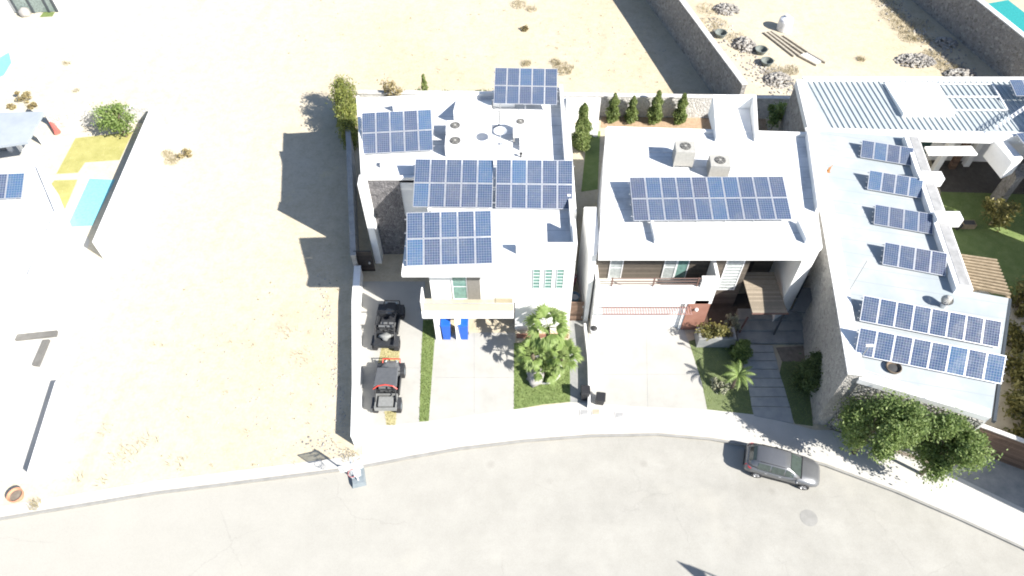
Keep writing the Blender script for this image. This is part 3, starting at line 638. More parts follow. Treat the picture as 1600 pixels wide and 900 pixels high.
part('handrail', MB().box(-5.75, .09, 27.34, 27.38, 4.75, 4.78).box(.04, .08, 27.38, 28.56, 4.75, 4.78), 'alum', bal)
for xx in (-5.0, -3.62): part('column', MB().box(xx - .16, xx + .2, 27.75, 28.2, 0, 3.2), 'white', H1)
part('garage_door', MB().box(-3.1, .15, 32.12, 32.18, 0, 2.6), 'greypanel', H1)
part('planter_kerb', MB().box(.3, 3.85, 27.9, 28.02, 0, .4), 'terracotta', H1)
# arrays of house one
solar_array('solar array of ten panels at the back left of the roof beside the bamboo', (565, 176), (675, 171), (677, 235), (566, 241), 7.75, 5, 2, DK1)
solar_array('solar array of ten panels, rearmost on the roof and nearest the empty dirt', (772, 106), (869.5, 106.5), (870.5, 164), (771, 162), 8.45, 5, 2, DK1)
solar_array('solar array of ten panels left of the narrow gap in mid roof', (654, 248.5), (770, 249), (769.5, 325), (644.5, 323.5), 7.75, 5, 2, DK1)
solar_array('solar array of ten panels right of the narrow gap in mid roof', (776, 249), (892.5, 250), (895, 327), (774, 325.5), 7.72, 5, 2, DK1)
solar_array('solar array of ten panels on the front roof edge above the balcony', (640, 331), (768, 329.5), (770, 412), (635, 416), 8.25, 5, 2, 8.08)

def ac_unit(label, px, py, deck, wd, dp, ht, rz=0.0, mat='acwhite', group='air conditioners on the roofs', legs=.12):
    x, y = at(px, py, deck)
    t = thing('air_conditioner', label, 'air conditioner', (x, y, deck), rz, group)
    b = MB().box(-wd / 2, wd / 2, 0, dp, legs, ht)
    for k in range(7):
        z = legs + .12 + k * (ht - legs - .25) / 7; b.box(-wd / 2 - .012, wd / 2 + .012, -.012, dp + .012, z, z + .03)
    b.build('casing', M[mat], t)
    MB().lathe([(wd * .28, 0), (wd * .28, .03), (wd * .25, .035)], (0, dp * .52, ht + .002), 20).build('fan_well', M['vent'], t)
    gr = MB()
    for k in range(3): gr.lathe([(wd * (.09 + .075 * k), .0), (wd * (.09 + .075 * k) + .012, .0), (wd * (.09 + .075 * k) + .012, .012), (wd * (.09 + .075 * k), .012)], (0, dp * .52, ht + .045), 20, cap=False)
    for k in range(6): an = k * 1.047; gr.tube((0, dp * .52, ht + .05), (math.cos(an) * wd * .28, dp * .52 + math.sin(an) * wd * .28, ht + .05), .008, n=4)
    gr.lathe([(.07, 0), (.07, .03)], (0, dp * .52, ht + .04), 10); gr.build('fan_guard', M['acgrey'], t)
    lg = MB()
    for sx in (-1, 1):
        for yy in (.06, dp - .06): lg.box(sx * (wd / 2 - .06) - .04, sx * (wd / 2 - .06) + .04, yy - .04, yy + .04, 0, legs)
    lg.build('skid', M['acgrey'], t); return t
ac_unit('white air conditioner with square louvred case, rear one of two beside the left solar array', 712, 222, DK1, 1.25, 1.1, 1.0)
ac_unit('white air conditioner nearest the mid-roof solar arrays on the left house', 712, 246, DK1, 1.35, 1.1, 1.0)
ac_unit('white air conditioner below the rearmost solar array on the left house', 813, 224, DK1, 1.0, 1.0, 1.5, legs=.5)
# ducts and pipe on the roof
dx, dy = at(820, 236, DK1)
part('roof_duct', MB().box(dx - .35, dx + .35, dy, dy + 1.5, DK1 + .02, DK1 + .5), 'white', H1)
hx, hy = at(782, 226, DK1)
t = thing('satellite_dish', 'small white dish on a short mast between the roof air conditioners', 'satellite dish', (hx, hy, DK1 + .02))
MB().tube((0, 0, 0), (0, 0, 1.1), .03).lathe([(.18, 0), (.18, .03)], (0, 0, 0), 10).build('mast', M['alum'], t)
MB().lathe([(.02, 1.12), (.25, 1.16), (.42, 1.26), (.44, 1.26), (.27, 1.13), (.02, 1.09)], (0, -.05, 0), 18).build('reflector', M['frame'], t)
MB().path([(0, -.4, 1.2), (0, -.2, 1.5), (0, 0, 1.5)], .015).build('feed_arm', M['alum'], t)
cb = [a3(781, 163, 8.1), a3(781, 175, DK1 + .1), a3(781, 190, DK1 + .05), a3(779, 196, DK1 + .05), a3(770, 199, DK1 + .05)]
part('roof_cable', MB().path(cb, .02), 'black', H1)
# ------------------------------------------------------------------ house two
H2 = thing('white_house', 'white flat-roofed house with taupe facade, wooden entrance canopy and one long solar array', 'house', (12.5, 35, 0))
roof2 = [(5.3, 29.0), (17.95, 29.0), (19.3, 29.85), (20.9, 40.3), (6.7, 41.0)]
part('wall', MB().prism([(5.45, 30.6), (15.45, 30.6), (15.45, 33.2), (17.6, 33.2), (19.45, 33.2), (20.8, 40.2), (6.75, 40.9)], 0, 7.0), 'white', H2)
part('roof_slab', MB().prism(roof2, 7.0, 7.25), 'white', H2)
pr = MB()
def inset(pl, d):
    c = (sum(p[0] for p in pl) / len(pl), sum(p[1] for p in pl) / len(pl))
    return [(p[0] + (c[0] - p[0]) * d, p[1] + (c[1] - p[1]) * d) for p in pl]
rr = inset(roof2, .012)
pe_ = (rr[3][0] + (rr[2][0] - rr[3][0]) * .72, rr[3][1] + (rr[2][1] - rr[3][1]) * .72); pr.strip([rr[3], pe_], .25, 7.25, 7.85); pr.strip([rr[0], rr[4]], .22, 7.25, 7.42); pr.strip([rr[4], rr[3]], .22, 7.25, [7.45, 7.5])
part('parapet', pr, 'white', H2)
part('roof', MB().prism(inset(roof2, .03), 7.25, 7.275), 'roofwhite', H2)
# upstands running to the front edge
for pa, pb, wd in (((1017, 351), (1024, 381), .16), ((1245, 351), (1259, 381), .16)):
    A = at(*pa, 7.25); B = at(*pb, 7.25); part('roof_upstand', MB().strip([A, B], wd, 7.25, 7.72), 'white', H2)
# tapered light well and stair hood at the back
def quadh(pl, h): return [Vector(a3(x, y, h)) for x, y in pl]
A = at(1117, 222, 7.25); Bq = at(1100, 160, 7.25)
X0, Y0 = A[0], A[1]; X1 = at(1180, 222, 7.25)[0]; Yb = Y0 + 3.0
part('stairwell_roof', MB().hexa([(X0, Y0, 7.25), (X0 + .95, Y0, 7.25), (X0 + .95, Yb, 7.25), (X0, Yb, 7.25)], [(X0, Y0, 7.75), (X0 + .95, Y0, 7.5), (X0 + .95, Yb, 9.0), (X0, Yb, 9.0)]), 'white', H2)
part('light_well', MB().box(X0 + .96, X1 + .2, Yb - .15, Yb, 7.25, 9.0).hexa([(X1 - .1, Y0, 7.25), (X1 + .1, Y0, 7.25), (X1 + .2, Yb - .16, 7.25), (X1, Yb - .16, 7.25)], [(X1 - .1, Y0, 7.75), (X1 + .1, Y0, 7.75), (X1 + .2, Yb - .16, 9.0), (X1, Yb - .16, 9.0)]).hexa([(X0 + .96, Y0 + .1, 7.25), (X1 - .12, Y0 + .1, 7.25), (X1 - .02, Yb - .17, 7.25), (X0 + .96, Yb - .17, 7.25)], [(X0 + .96, Y0 + .1, 7.3), (X1 - .12, Y0 + .1, 7.3), (X1 - .02, Yb - .17, 7.9), (X0 + .96, Yb - .17, 7.9)]), 'white', H2)
# facade
part('facade_cladding', MB().box(5.5, 14.56, 30.48, 30.58, 3.3, 7.0).box(11.62, 15.5, 30.48, 30.58, 0, 3.3).box(14.56, 15.5, 30.48, 30.58, 3.3, 7.0).box(15.46, 15.56, 30.58, 33.1, 0, 7.0), 'taupe', H2)
part('facade_cladding', MB().box(15.58, 18.45, 33.08, 33.18, 0, 7.0), 'taupe', H2)
def wx(px, py, Y):      # x of a pixel column on the vertical plane y = Y
    x = (px - 800) / FPX; yv = (450 - py) / FPX; t = Y / (cP + yv * sP); return x * t
window(H2, wx(955, 410, 30.45), wx(973, 410, 30.45), 3.4, 5.6, 30.47, 'lightglass', 1)
window(H2, wx(1040, 410, 30.45), wx(1057, 410, 30.45), 3.4, 5.7, 30.47, 'lightglass', 1)
window(H2, wx(1060, 410, 30.45), wx(1076, 410, 30.45), 3.4, 5.7, 30.47, 'glassdoor', 0)
x0 = wx(1143, 400, 30.45); window(H2, x0 - .1, x0 + .95, 2.2, 5.9, 30.47, 'lightglass', 11, .07)
x0 = wx(1176, 412, 33.1); window(H2, x0, x0 + 1.35, 3.2, 6.0, 33.06, 'glassdark', 1, .07)
part('door', MB().box(15.9, 17.1, 33.04, 33.07, .4, 2.7), 'darkwood', H2)
part('fin', MB().prism([(17.95, 29.05), (19.25, 29.9), (19.55, 33.25), (18.5, 33.25)], 0, 7.0), 'white', H2)
# balcony over the garage
bal2 = part('balcony', MB().box(5.4, 12.9, 28.62, 30.47, 3.0, 3.35).box(5.4, 12.0, 28.62, 28.82, 3.35, 4.75).box(12.0, 13.1, 28.62, 28.9, 3.0, 5.6).box(12.9, 13.1, 28.9, 30.47, 3.0, 5.6).box(5.4, 5.6, 28.82, 30.47, 3.35, 4.75), 'white', H2)
part('floor_tiles', MB().box(5.62, 12.88, 28.84, 30.46, 3.35, 3.37), 'walk', bal2)
rl = MB()
for z in (5.0, 5.28, 5.56): rl.tube((6.25, 28.72, z), (11.98, 28.72, z), .028)
for x in (6.35, 9.0, 11.8): rl.box(x - .04, x + .04, 28.68, 28.76, 4.75, 5.6)
part('railing', rl, 'rust', bal2)
gd = part('garage_door', MB().box(5.75, 11.4, 28.82, 28.88, 0, 2.9), 'white', H2)
gdl = MB()
for k in range(1, 6): gdl.box(5.78, 11.38, 28.805, 28.818, k * .48, k * .48 + .025)
part('door_seam', gdl, 'walk', gd)
part('garage_wall', MB().box(5.42, 5.73, 28.66, 30.6, 0, 3.0).box(11.42, 11.6, 28.66, 30.6, 0, 3.0).box(5.74, 11.41, 28.9, 29.0, 0, 3.0), 'white', H2)
part('terracotta_wall', MB().box(11.61, 13.05, 28.6, 30.47, 0, 2.99), 'terracotta', H2)
part('wall_lamp', MB().lathe([(.05, 0), (.12, .04), (.12, .16), (.05, .2)], (12.2, 28.5, 2.4), 10), 'frame', H2)
tr = MB(); xa, xb = wx(941, 485, 28.3), wx(1081, 485, 28.3)
for yy in (28.0, 28.55): tr.box(xa, xb, yy - .02, yy + .02, 2.66, 2.72)
nS = 34
for k in range(nS): xx = xa + (xb - xa) * (k + .5) / nS; tr.box(xx - .02, xx + .02, 27.98, 28.57, 2.725, 2.78)
part('slatted_trellis', tr, 'pinkmetal', H2)
can = part('entrance_canopy', MB().hexa([a3(1176, 489, 2.9), a3(1231, 489, 2.9), a3(1209, 425, 2.9), a3(1158, 425, 2.9)], [a3(1176, 489, 3.05), a3(1231, 489, 3.05), a3(1209, 425, 3.05), a3(1158, 425, 3.05)]), 'canopywood', H2)
part('canopy_edge', MB().tube(a3(1175, 490, 2.98), a3(1232, 490, 2.98), .07, n=4), 'rust', H2)
for px, py in ((1227, 489),):
    X, Y = at(px, py, 2.9); part('canopy_post', MB().box(X - .05, X + .05, Y + .02, Y + .12, .3, 2.9), 'gateblack', H2)
part('side_wall', MB().prism([(4.95, 29.3), (5.24, 29.3), (5.5, 30.6), (5.5, 33.4), (4.7, 33.4)], 0, 7.15), 'white', H2)
part('roof_conduit', MB().path([a3(945, 215, 7.3), a3(985, 236, 7.3), a3(1050, 238, 7.3), a3(1064, 262, 7.3)], .02), 'alum', H2)
solar_array('long solar array of twenty panels on the flat roof of the taupe-fronted house', (984.5, 277), (1222, 275.5), (1238, 343), (990, 345), 7.75, 10, 2, 7.27)
ac_unit('beige air conditioner with tall case, left of the two above the long solar array', 1066, 263, 7.27, 1.3, 1.15, 1.45, R(-4), 'acgrey', legs=.2)
ac_unit('beige air conditioner half hidden behind the long solar array, right of the taller one', 1121, 279, 7.27, 1.3, 1.15, 1.1, R(-4), 'acgrey')
#@@PART4
# ------------------------------------------------------------------ house three (right)
DK = 5.8
H3 = thing('modern_house', 'large pale-roofed house with ribbed metal back roof, courtyard and six rows of solar panels', 'house', (28, 34, 0))
W = {k: at(*v, DK) for k, v in dict(NW=(1266, 203), SW=(1341, 590), SE=(1549, 652), E=(1576, 466), PC=(1499, 452), NE=(1420, 214)).items()}
wing = [W['NW'], W['SW'], W['SE'], W['E'], W['PC'], W['NE']]
part('wall', MB().prism([(p[0] + .1, p[1] + .08) for p in wing], 0, DK - .12), 'white', H3)
part('roof', MB().prism(wing, DK - .12, DK), 'rooftile', H3)
# west boundary of rubble stone carries the roof edge; its cap runs along the roof
wl = [at(1266, 200, 6.1), at(1299, 378, 6.1), at(1335, 585, 6.1)]
part('stone_wall', MB().strip([(p[0] + .1, p[1]) for p in wl], .85, 0, 6.0), 'palerubble', H3)
part('coping', MB().strip([(p[0] + .12, p[1] + .0) for p in wl], .93, 6.002, 6.10), 'white', H3)
# front of river stone under the roof edge
f0, f1 = W['SW'], W['SE']
part('stone_front', MB().strip([(f0[0] + .2, f0[1] + .0), (f1[0] - .2, f1[1] + .06)], .3, 0, DK - .45), 'riverstone', H3)
part('roof_edge', MB().strip([(f0[0] + .1, f0[1] + .14), (f1[0], f1[1] + .2)], .55, DK - .4, DK + .05), 'white', H3)
part('front_ledge', MB().strip([(f0[0] + .1, f0[1] + .6), (f1[0] - .1, f1[1] + .55)], .05, DK, DK + .05), 'cap', H3)
# east parapet with grey tiles and two white blocks
pe = [at(1424, 212, 6.3), at(1508, 452, 6.3)]
part('parapet', MB().strip(pe, 1.0, 0, 6.3), 'white', H3)
part('grey_tiling', MB().strip([(pe[0][0] + .12, pe[0][1] - .1), (pe[1][0] + .12, pe[1][1] + .3)], .62, 6.3, 6.325), 'greycap', H3)
for px, py, sx, sy in ((1452, 274, 1.5, .75), (1480, 337, 1.5, .75)):
    X, Y = at(px, py, 6.6); part('roof_block', MB().box(X - sx / 2, X + sx / 2 + .2, Y - sy / 2, Y + sy / 2, 5.9, 6.62), 'white', H3)
part('gutter', MB().strip([(W['E'][0] + .12, W['E'][1]), (W['SE'][0] + .12, W['SE'][1] - .2)], .16, DK - .25, DK - .02), 'gateblack', H3)
# pergola
pg = MB(); A, Bq, Cc, D = [Vector(a3(x, y, 5.2)) for x, y in ((1487, 399), (1556, 409), (1577, 462), (1503, 447))]
for k in range(11):
    f = k / 10; a = A.lerp(D, f); b = Bq.lerp(Cc, f); d = (b - a).normalized(); nn = Vector((-d.y, d.x, 0)) * .055
    pg.hexa([a - nn, b - nn, b + nn, a + nn], [a - nn + Vector((0, 0, .2)), b - nn + Vector((0, 0, .2)), b + nn + Vector((0, 0, .2)), a + nn + Vector((0, 0, .2))])
for f in (.04, .35, .68, .97):
    a = A.lerp(Bq, f); b = D.lerp(Cc, f); pg.tube(a - Vector((0, 0, .08)), b - Vector((0, 0, .08)), .09, n=4)
part('pergola', pg, 'slatwood', H3)
for q in (Bq, Cc): part('pergola_post', MB().box(q.x - .1, q.x + .1, q.y - .1, q.y + .1, 0, 5.1), 'slatwood', H3)
# back block with the ribbed metal roof
HB = 5.6
b0, b1, b2 = at(1256, 127, HB), at(1640, 127, HB), at(1660, 214, HB - .2)
b3 = at(1273, 205, HB - .2)
part('back_wall', MB().prism([(b0[0] + .15, b0[1] - .1), (b1[0], b1[1] - .1), (b2[0] + 1, b2[1] + 3.0), (b3[0] + .2 + 6.2, b3[1] + 3.2 - .2), (b3[0] + .2 + 6.2, b3[1] + .2), (b3[0] + .2, b3[1] + .2)], 0, HB - .25), 'white', H3)
mr = MB(); mr.hexa([(b3[0], b3[1], HB - .3), (b2[0], b2[1], HB - .3), (b1[0], b1[1], HB - .1), (b0[0], b0[1], HB - .1)], [(b3[0], b3[1], HB - .2), (b2[0], b2[1], HB - .2), (b1[0], b1[1], HB), (b0[0], b0[1], HB)])
xx = b0[0] + .35
while xx < b1[0]:
    f = 0; x1_ = xx + (b3[0] - b0[0]) + 1.2
    mr.hexa([(x1_ - .07, b3[1], HB - .2), (x1_ + .07, b3[1], HB - .2), (xx + .07, b0[1], HB), (xx - .07, b0[1], HB)], [(x1_ - .05, b3[1], HB - .12), (x1_ + .05, b3[1], HB - .12), (xx + .05, b0[1], HB + .08), (xx - .05, b0[1], HB + .08)])
    xx += .43
part('ribbed_roof', mr, 'metalroof', H3)
part('ridge_coping', MB().strip([(b0[0] - .1, b0[1] + .1), (b1[0], b1[1] + .1)], .35, HB - .5, HB + .22).strip([(b0[0] - .28, b0[1]), (b3[0] - .28, b3[1])], .72, HB - .4, HB + .16), 'white', H3)
part('eave', MB().strip([(b3[0] - .2, b3[1] - .2), (b2[0], b2[1] - .2)], .45, HB - .62, HB + .12), 'white', H3)
part('stone_wall', MB().strip([(b0[0] - .40, b0[1]), (b3[0] - .40, b3[1] + .2)], .42, 0, HB - .42), 'rubble', H3)
q = [a3(1382, 130, HB + .2), a3(1462, 130, HB + .2), a3(1492, 178, HB + .2), a3(1412, 178, HB + .2)]
part('roof_slab', MB().prism([(p[0], p[1]) for p in q], HB - .25, HB + .25), 'white', H3)
sk = MB()
c0, c1, c2_, c3 = a3(1465, 131, HB + .15), a3(1550, 131, HB + .15), a3(1574, 172, HB + .05), a3(1487, 172, HB + .05)
for a, b in ((c0, c1), (c1, c2_), (c2_, c3), (c3, c0), (tuple((Vector(c0) + Vector(c3)) / 2), tuple((Vector(c1) + Vector(c2_)) / 2))): sk.tube(a, b, .07, n=4)
part('skylight_frame', sk, 'frame', H3)
# courtyard porch roofs and the east wall and shade blocks
q = pts([(1445, 229), (1518, 228), (1528, 241), (1452, 241)], 4.6); part('porch_roof', MB().prism(q, 4.45, 4.6), 'white', H3)
for px, py in ((1458, 268), (1486, 262), (1508, 258)):
    X, Y = at(px, py, 0); part('column', MB().box(X - .22, X + .22, Y - .22, Y + .22, 0, 4.4), 'white' if px != 1486 else 'brownwood', H3)
q = pts([(1553, 219), (1571, 217), (1599, 247), (1582, 254)], 5.2); part('east_wall', MB().prism(q, 3.6, 5.2), 'white', H3)
q = pts([(1606, 262), (1690, 240), (1740, 330), (1612, 300)], 5.6); part('east_wing', MB().prism([(41.6, 35.5), (60, 35.5), (60, 44), (41.6, 44)], 0, 9.0).prism([(42.5, 22), (60, 22), (60, 33), (42.5, 33)], 0, 3.6), 'white', H3)  # two blocks out of view, added to shade the courtyard
q = pts([(1583, 257), (1600, 255), (1602, 275), (1588, 280)], 3.4); part('stone_pier', MB().prism(q, 0, 3.4), 'rubble', H3)
part('patio_glazing', MB().box(at(1445, 250, 2)[0], at(1640, 250, 2)[0], b3[1] + 2.75, b3[1] + 2.9, 0, 4.4), 'glassdark', H3)
setting('courtyard_floor', MB().sheet([(at(1445, 250)[0] + .5, b3[1] + 2.7), (at(1575, 250)[0] + 6, b3[1] + 2.7), (at(1600, 300)[0] + 2, at(1600, 305)[1]), (at(1470, 300)[0], at(1470, 300)[1])], .02), M['entryfloor'])  # dark floor sheet paints in the courtyard shade
# aerial lattice laid over the metal roof
lt = MB(); la, lb = Vector(a3(1552, 205, HB + .5)), Vector(a3(1600, 172, HB + .5)); nn = Vector((.35, .5, .15))
for k in range(9):
    p, q_ = la.lerp(lb, k / 8), la.lerp(lb, min(1, (k + 1) / 8)); lt.tube(p, p + nn, .025, n=4).tube(p + nn, q_, .025, n=4)
lt.tube(la, lb, .03, n=4).tube(la + nn, lb + nn, .03, n=4); part('roof_lattice', lt, 'alum', H3)
# four short arrays and two long ones on the wing, two at the far edge
names = ['rearmost of four short tilted rows', 'second from the back of four short tilted rows', 'third from the back of four short tilted rows', 'foremost of four short tilted rows']
rows = [((1344.6, 218.8), (1426, 230.5), (1425.6, 259.3), (1344, 245.8)), ((1355.2, 265.4), (1440, 279.5), (1440, 310.4), (1354.8, 295.8)), ((1366, 319), (1457, 334), (1458, 366.6), (1365, 350.2)), ((1378.4, 377.7), (1476, 395.3), (1477.4, 431.8), (1378.4, 413.3))]
for nm, q in zip(names, rows): solar_array('four-panel solar array, ' + nm, *q, 5.95, 4, 1, DK)
solar_array('solar array of eight panels, rear of two long rows by the roof turbine', (1343, 460.6), (1557.7, 501.5), (1561, 544), (1343, 501.5), 6.0, 8, 1, DK)
solar_array('solar array of eight panels, front of two long rows above the stone front', (1335.6, 509.4), (1560.6, 554.4), (1565, 600.5), (1335.6, 554.4), 6.0, 8, 1, DK)
solar_array('solar array cut by the right picture edge on the ribbed back roof', (1579, 124), (1640, 124), (1652, 150), (1588, 150), 6.3, 3, 1, HB)
solar_array('solar array cut by the right picture edge above the courtyard', (1590, 210), (1640, 208), (1668, 236), (1612, 240), 5.9, 2, 1, HB - .6)
# turbine vent, orange bracket, roof hole
x, y = at(1473, 478, DK)
t = thing('turbine_vent', 'round metal turbine vent on the pale roof behind the long solar rows', 'roof vent', (x, y, DK))
MB().lathe([(.22, 0), (.22, .35), (.26, .36)], n=14).build('neck', M['alum'], t)
tb = MB()
for k in range(18):
    an = k * .349
    for j in range(4):
        z0, z1 = .36 + j * .12, .36 + (j + 1) * .12; r0 = .2 + .16 * math.sin(j / 4 * 3.14); r1 = .2 + .16 * math.sin((j + 1) / 4 * 3.14)
        a, b = an + j * .1, an + (j + 1) * .1
        tb.add([(r0 * math.cos(a), r0 * math.sin(a), z0), (r0 * math.cos(a + .25) * .85, r0 * math.sin(a + .25) * .85, z0), (r1 * math.cos(b + .25) * .85, r1 * math.sin(b + .25) * .85, z1), (r1 * math.cos(b), r1 * math.sin(b), z1)], [(0, 1, 2, 3)])
tb.lathe([(.2, .83), (.12, .9), (.02, .92)], n=14).build('turbine_head', M['acgrey'], t)
x, y = at(1294, 268, DK); t = thing('roof_bracket', 'small orange bracket near the west edge of the pale roof', 'bracket', (x, y, DK))
MB().box(-.1, .1, -.14, .14, 0, .04).box(-.08, .08, -.02, .02, .04, .4).tube((0, 0, .38), (.18, .1, .5), .03).build('bracket', M['orange'], t)
x, y = at(1395, 576, DK); t = thing('roof_basket', 'round brown hollow vent low on the white front roof', 'vent', (x, y, DK))
MB().lathe([(.38, 0), (.44, .2), (.40, .22), (.30, .06), (.02, .05)], n=20).build('rim', M['bark'], t); MB().lathe([(.29, .07), (.02, .09)], n=20).build('core', M['vent'], t)
x, y = at(1366, 541, 7.0)
t = thing('weather_mast', 'thin white mast with a small head in front of the long solar rows', 'mast', (at(1336, 572, DK)[0], at(1336, 572, DK)[1], DK))
hd = Vector(a3(1366, 541, 7.4)) - Vector(WPOS[t.name]); MB().tube((0, 0, 0), (0, 0, 2.1), .025).build('pole', M['acgrey'], t); MB().box(-.2, .2, -.06, .06, 2.1, 2.2).build('head', M['frame'], t)
t = thing('antenna_pole', 'thin bare grey pole rising by the west roof edge near the long solar rows', 'pole', (*at(1324, 459, DK), DK))
MB().tube((0, 0, 0), (0, 0, 3.2), .022).build('pole', M['acgrey'], t); MB().box(-.09, .09, -.09, .09, 0, .03).build('foot_plate', M['alum'], t)
# east fence line and wooden gate by the street
p0, p1, p2 = at(1560, 668, 2.6), at(1640, 705, 2.6), at(1535, 662, 2.6)
t = thing('wooden_wall', 'brown horizontal-board wall with pale coping beside the right driveway', 'wall', (p0[0], p0[1], 0))
pl = [at(1530, 664, 2.6), at(1660, 712, 2.6)]
part('boards', MB().strip(pl, .16, 0, 2.6), 'brownwood', t); part('coping', MB().strip(pl, .26, 2.6, 2.68), 'cap', t)
# ------------------------------------------------------------------ boundary walls
def wall(name, label, pl, w_, z0, z1, mat, capmat=None, cap_h=.1, over=.1, cat='wall', group=None):
    t = thing(name, label, cat, (pl[0][0], pl[0][1], 0), 0, group)
    part('masonry', MB().strip(pl, w_, z0, z1), mat, t)
    if capmat:
        zz = [z + cap_h for z in z1] if isinstance(z1, list) else z1 + cap_h
        c = MB(); hi = MB().strip(pl, w_ + over, -99, zz); lo = z1 if isinstance(z1, list) else [z1] * len(pl)
        for i in range(len(pl)):
            for k in (0, 1): v = hi.v[4 * i + k]; hi.v[4 * i + k] = (v[0], v[1], lo[i] + .002)
        part('coping', hi, capmat, t)
    return t
wall('stone_wall', 'tall rubble wall with white cap running between two empty dirt lots', [at(985, -105, 4.0), at(1066, 0, 4.0), at(1164, 131, 4.0)], .4, 0, 3.9, 'rubble', 'cap')
wall('stone_wall', 'tall rubble wall with white cap at the top right corner beside the turquoise pool', [at(1440, -72, 4.1), at(1532, 0, 4.1), at(1640, 86, 4.1)], .4, 0, 4.0, 'rubble', 'white')
wall('stone_wall', 'long low pale rubble wall with white cap behind the two white houses', [at(560, 143, 2.2), at(760, 145, 2.2), at(885, 147, 2.2), at(1257, 152, 2.2)], .35, 0, 2.1, 'whiterubble', 'cap')
wall('garden_wall', 'plain white wall panel between the house gardens in front of the rubble wall', [at(880, 152, 2.5), at(939, 153, 2.5)], .3, 0, 2.4, 'white')
wall('garden_wall', 'short white wall facing the tall cypress between the two houses', [at(884, 196, 1.0), at(935, 197, 1.0)], .5, 0, .9, 'white')
bw = [at(540, 150, 2.2), at(545, 225, 2.2), at(549, 330, 2.2), at(552, 400, 2.2)]
wall('boundary_wall', 'tall grey-capped boundary wall between the empty lot and the left house', bw, .3, 0, 2.2, 'palerubble', 'greycap')
bs = [(bw[-1][0] + .15, bw[-1][1] - .1), at(555, 470, 1.25), at(556, 600, 1.25), at(554, 682, 1.25)]
wall('boundary_wall', 'low white boundary wall beside the parked off-road buggies', bs, .42, 0, 1.2, 'white', 'white', .06, .06)
t = thing('gate', 'dark slatted wooden gate between the boundary wall and the white fin', 'gate', (at(575, 425)[0], 33.75, 0))
a = at(559, 425, 0); part('leaf', MB().box(a[0] + .05, -9.98, 33.7, 33.78, .1, 2.3), 'darkwood', t); part('latch', MB().box(-10.3, -10.2, 33.62, 33.69, 1.0, 1.2), 'alum', t)
t = thing('gate', 'brown board gate closing the narrow alley between the two houses', 'gate', (4.5, 29.0, 0))
part('leaf', MB().box(3.9, 4.85, 29.3, 29.37, .1, 2.2), 'brownwood', t); part('hinge', MB().box(4.78, 4.84, 29.22, 29.29, .5, .65).box(4.78, 4.84, 29.22, 29.29, 1.7, 1.85), 'alum', t)
t = thing('gate', 'dark slate-coloured metal gate beside the tall house fin', 'gate', (20, 31.5, 0))
part('leaf', MB().box(19.62, 20.4, 31.3, 31.38, .05, 2.5), 'gateblack', t); part('shade_roof', MB().prism(pts([(1236, 486), (1259, 488), (1279, 450), (1254, 449)], 2.6), 2.5, 2.58), 'gateblack', t)
wall('kerb_wall', 'thin low white wall between the shaded walkway and the right driveway', [at(914, 505, .6), at(920, 560, .6), at(921, 600, .6), at(920, 633, .4)], .14, 0, .6, 'white')
t = thing('planter_box', 'grey concrete planter box with trailing plants before the terracotta wall', 'planter', (at(1112, 545)[0], at(1112, 545)[1], 0))
x0, y0 = at(1088, 543, 0); x1, _ = at(1146, 543, 0)
part('box', MB().box(x0, x1, y0, y0 + .18, 0, 1.0).box(x0, x0 + .18, y0 + .18, y0 + 1.0, 0, 1.0).box(x1 - .18, x1, y0 + .18, y0 + 1.0, 0, 1.0).box(x0 + .18, x1 - .18, y0 + .85, y0 + 1.0, 0, 1.0), 'greyconc', t)
part('soil', MB().box(x0 + .18, x1 - .18, y0 + .18, y0 + .85, 0, .9), 'soil', t)
PLX, PLY = (x0 + x1) / 2, y0 + .5
t = thing('rustic_post', 'leaning rust-brown beam beside the entrance steps', 'post', (*at(1155, 520), 0)); part('beam', MB().tube((*at(1153, 524), .05), (*at(1163, 508), 1.0), .07, n=4), 'rust', t)
# left property --------------------------------------------------------------------------------------------------------
HL = thing('white_house', 'overexposed white house at the left edge with a small solar array and pool', 'house', (-36, 28, 0))
part('wall', MB().prism(pts([(-260, 690), (-190, 258), (60, 258), (88, 330), (45, 430), (-45, 500), (-70, 690)], 3.2), 0, 3.2), 'white', HL)
part('roof', MB().prism(pts([(-255, 688), (-186, 262), (57, 262), (85, 332), (43, 428), (-47, 498), (-72, 688)], 3.2), 3.2, 3.23), 'roofwhite', HL)
part('parapet', MB().strip([at(58, 258, 3.5), at(88, 330, 3.5), at(45, 430, 3.5)], .2, 3.0, 3.5), 'white', HL)
solar_array('small solar array at the left picture edge on the overexposed white house', (-37, 273), (36.8, 270), (34, 309.5), (-46, 313), 3.6, 3, 1, 3.23)
wall('boundary_wall', 'white wall along the pool and lawn at the edge of the empty lot', [at(240, 168, 2.0), at(150, 378, 2.0)], .55, 0, 2.0, 'white')
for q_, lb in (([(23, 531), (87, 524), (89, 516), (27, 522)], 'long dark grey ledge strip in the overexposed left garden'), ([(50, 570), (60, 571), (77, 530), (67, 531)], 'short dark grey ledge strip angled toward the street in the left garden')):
    pp_ = pts(q_, .2); t = MB().prism(pp_, 0, .2).build('garden_ledge', M['greyledge'], origin=(pp_[0][0], pp_[0][1], 0)); tag(t, lb, 'ledge', 'grey ledges in the left garden')  # dark strips added in place of shade on the garden
wall('boundary_wall', 'low white wall running toward the street at the left edge of the empty lot', [at(90, 596, 1.1), at(46, 738, 1.1)], .3, 0, 1.1, 'white')
wall('stone_wall', 'pale stone garden wall behind the palm and yellow lawn', [at(70, 176, 1.5), at(236, 166, 1.5)], .4, 0, 1.5, 'whiterubble')
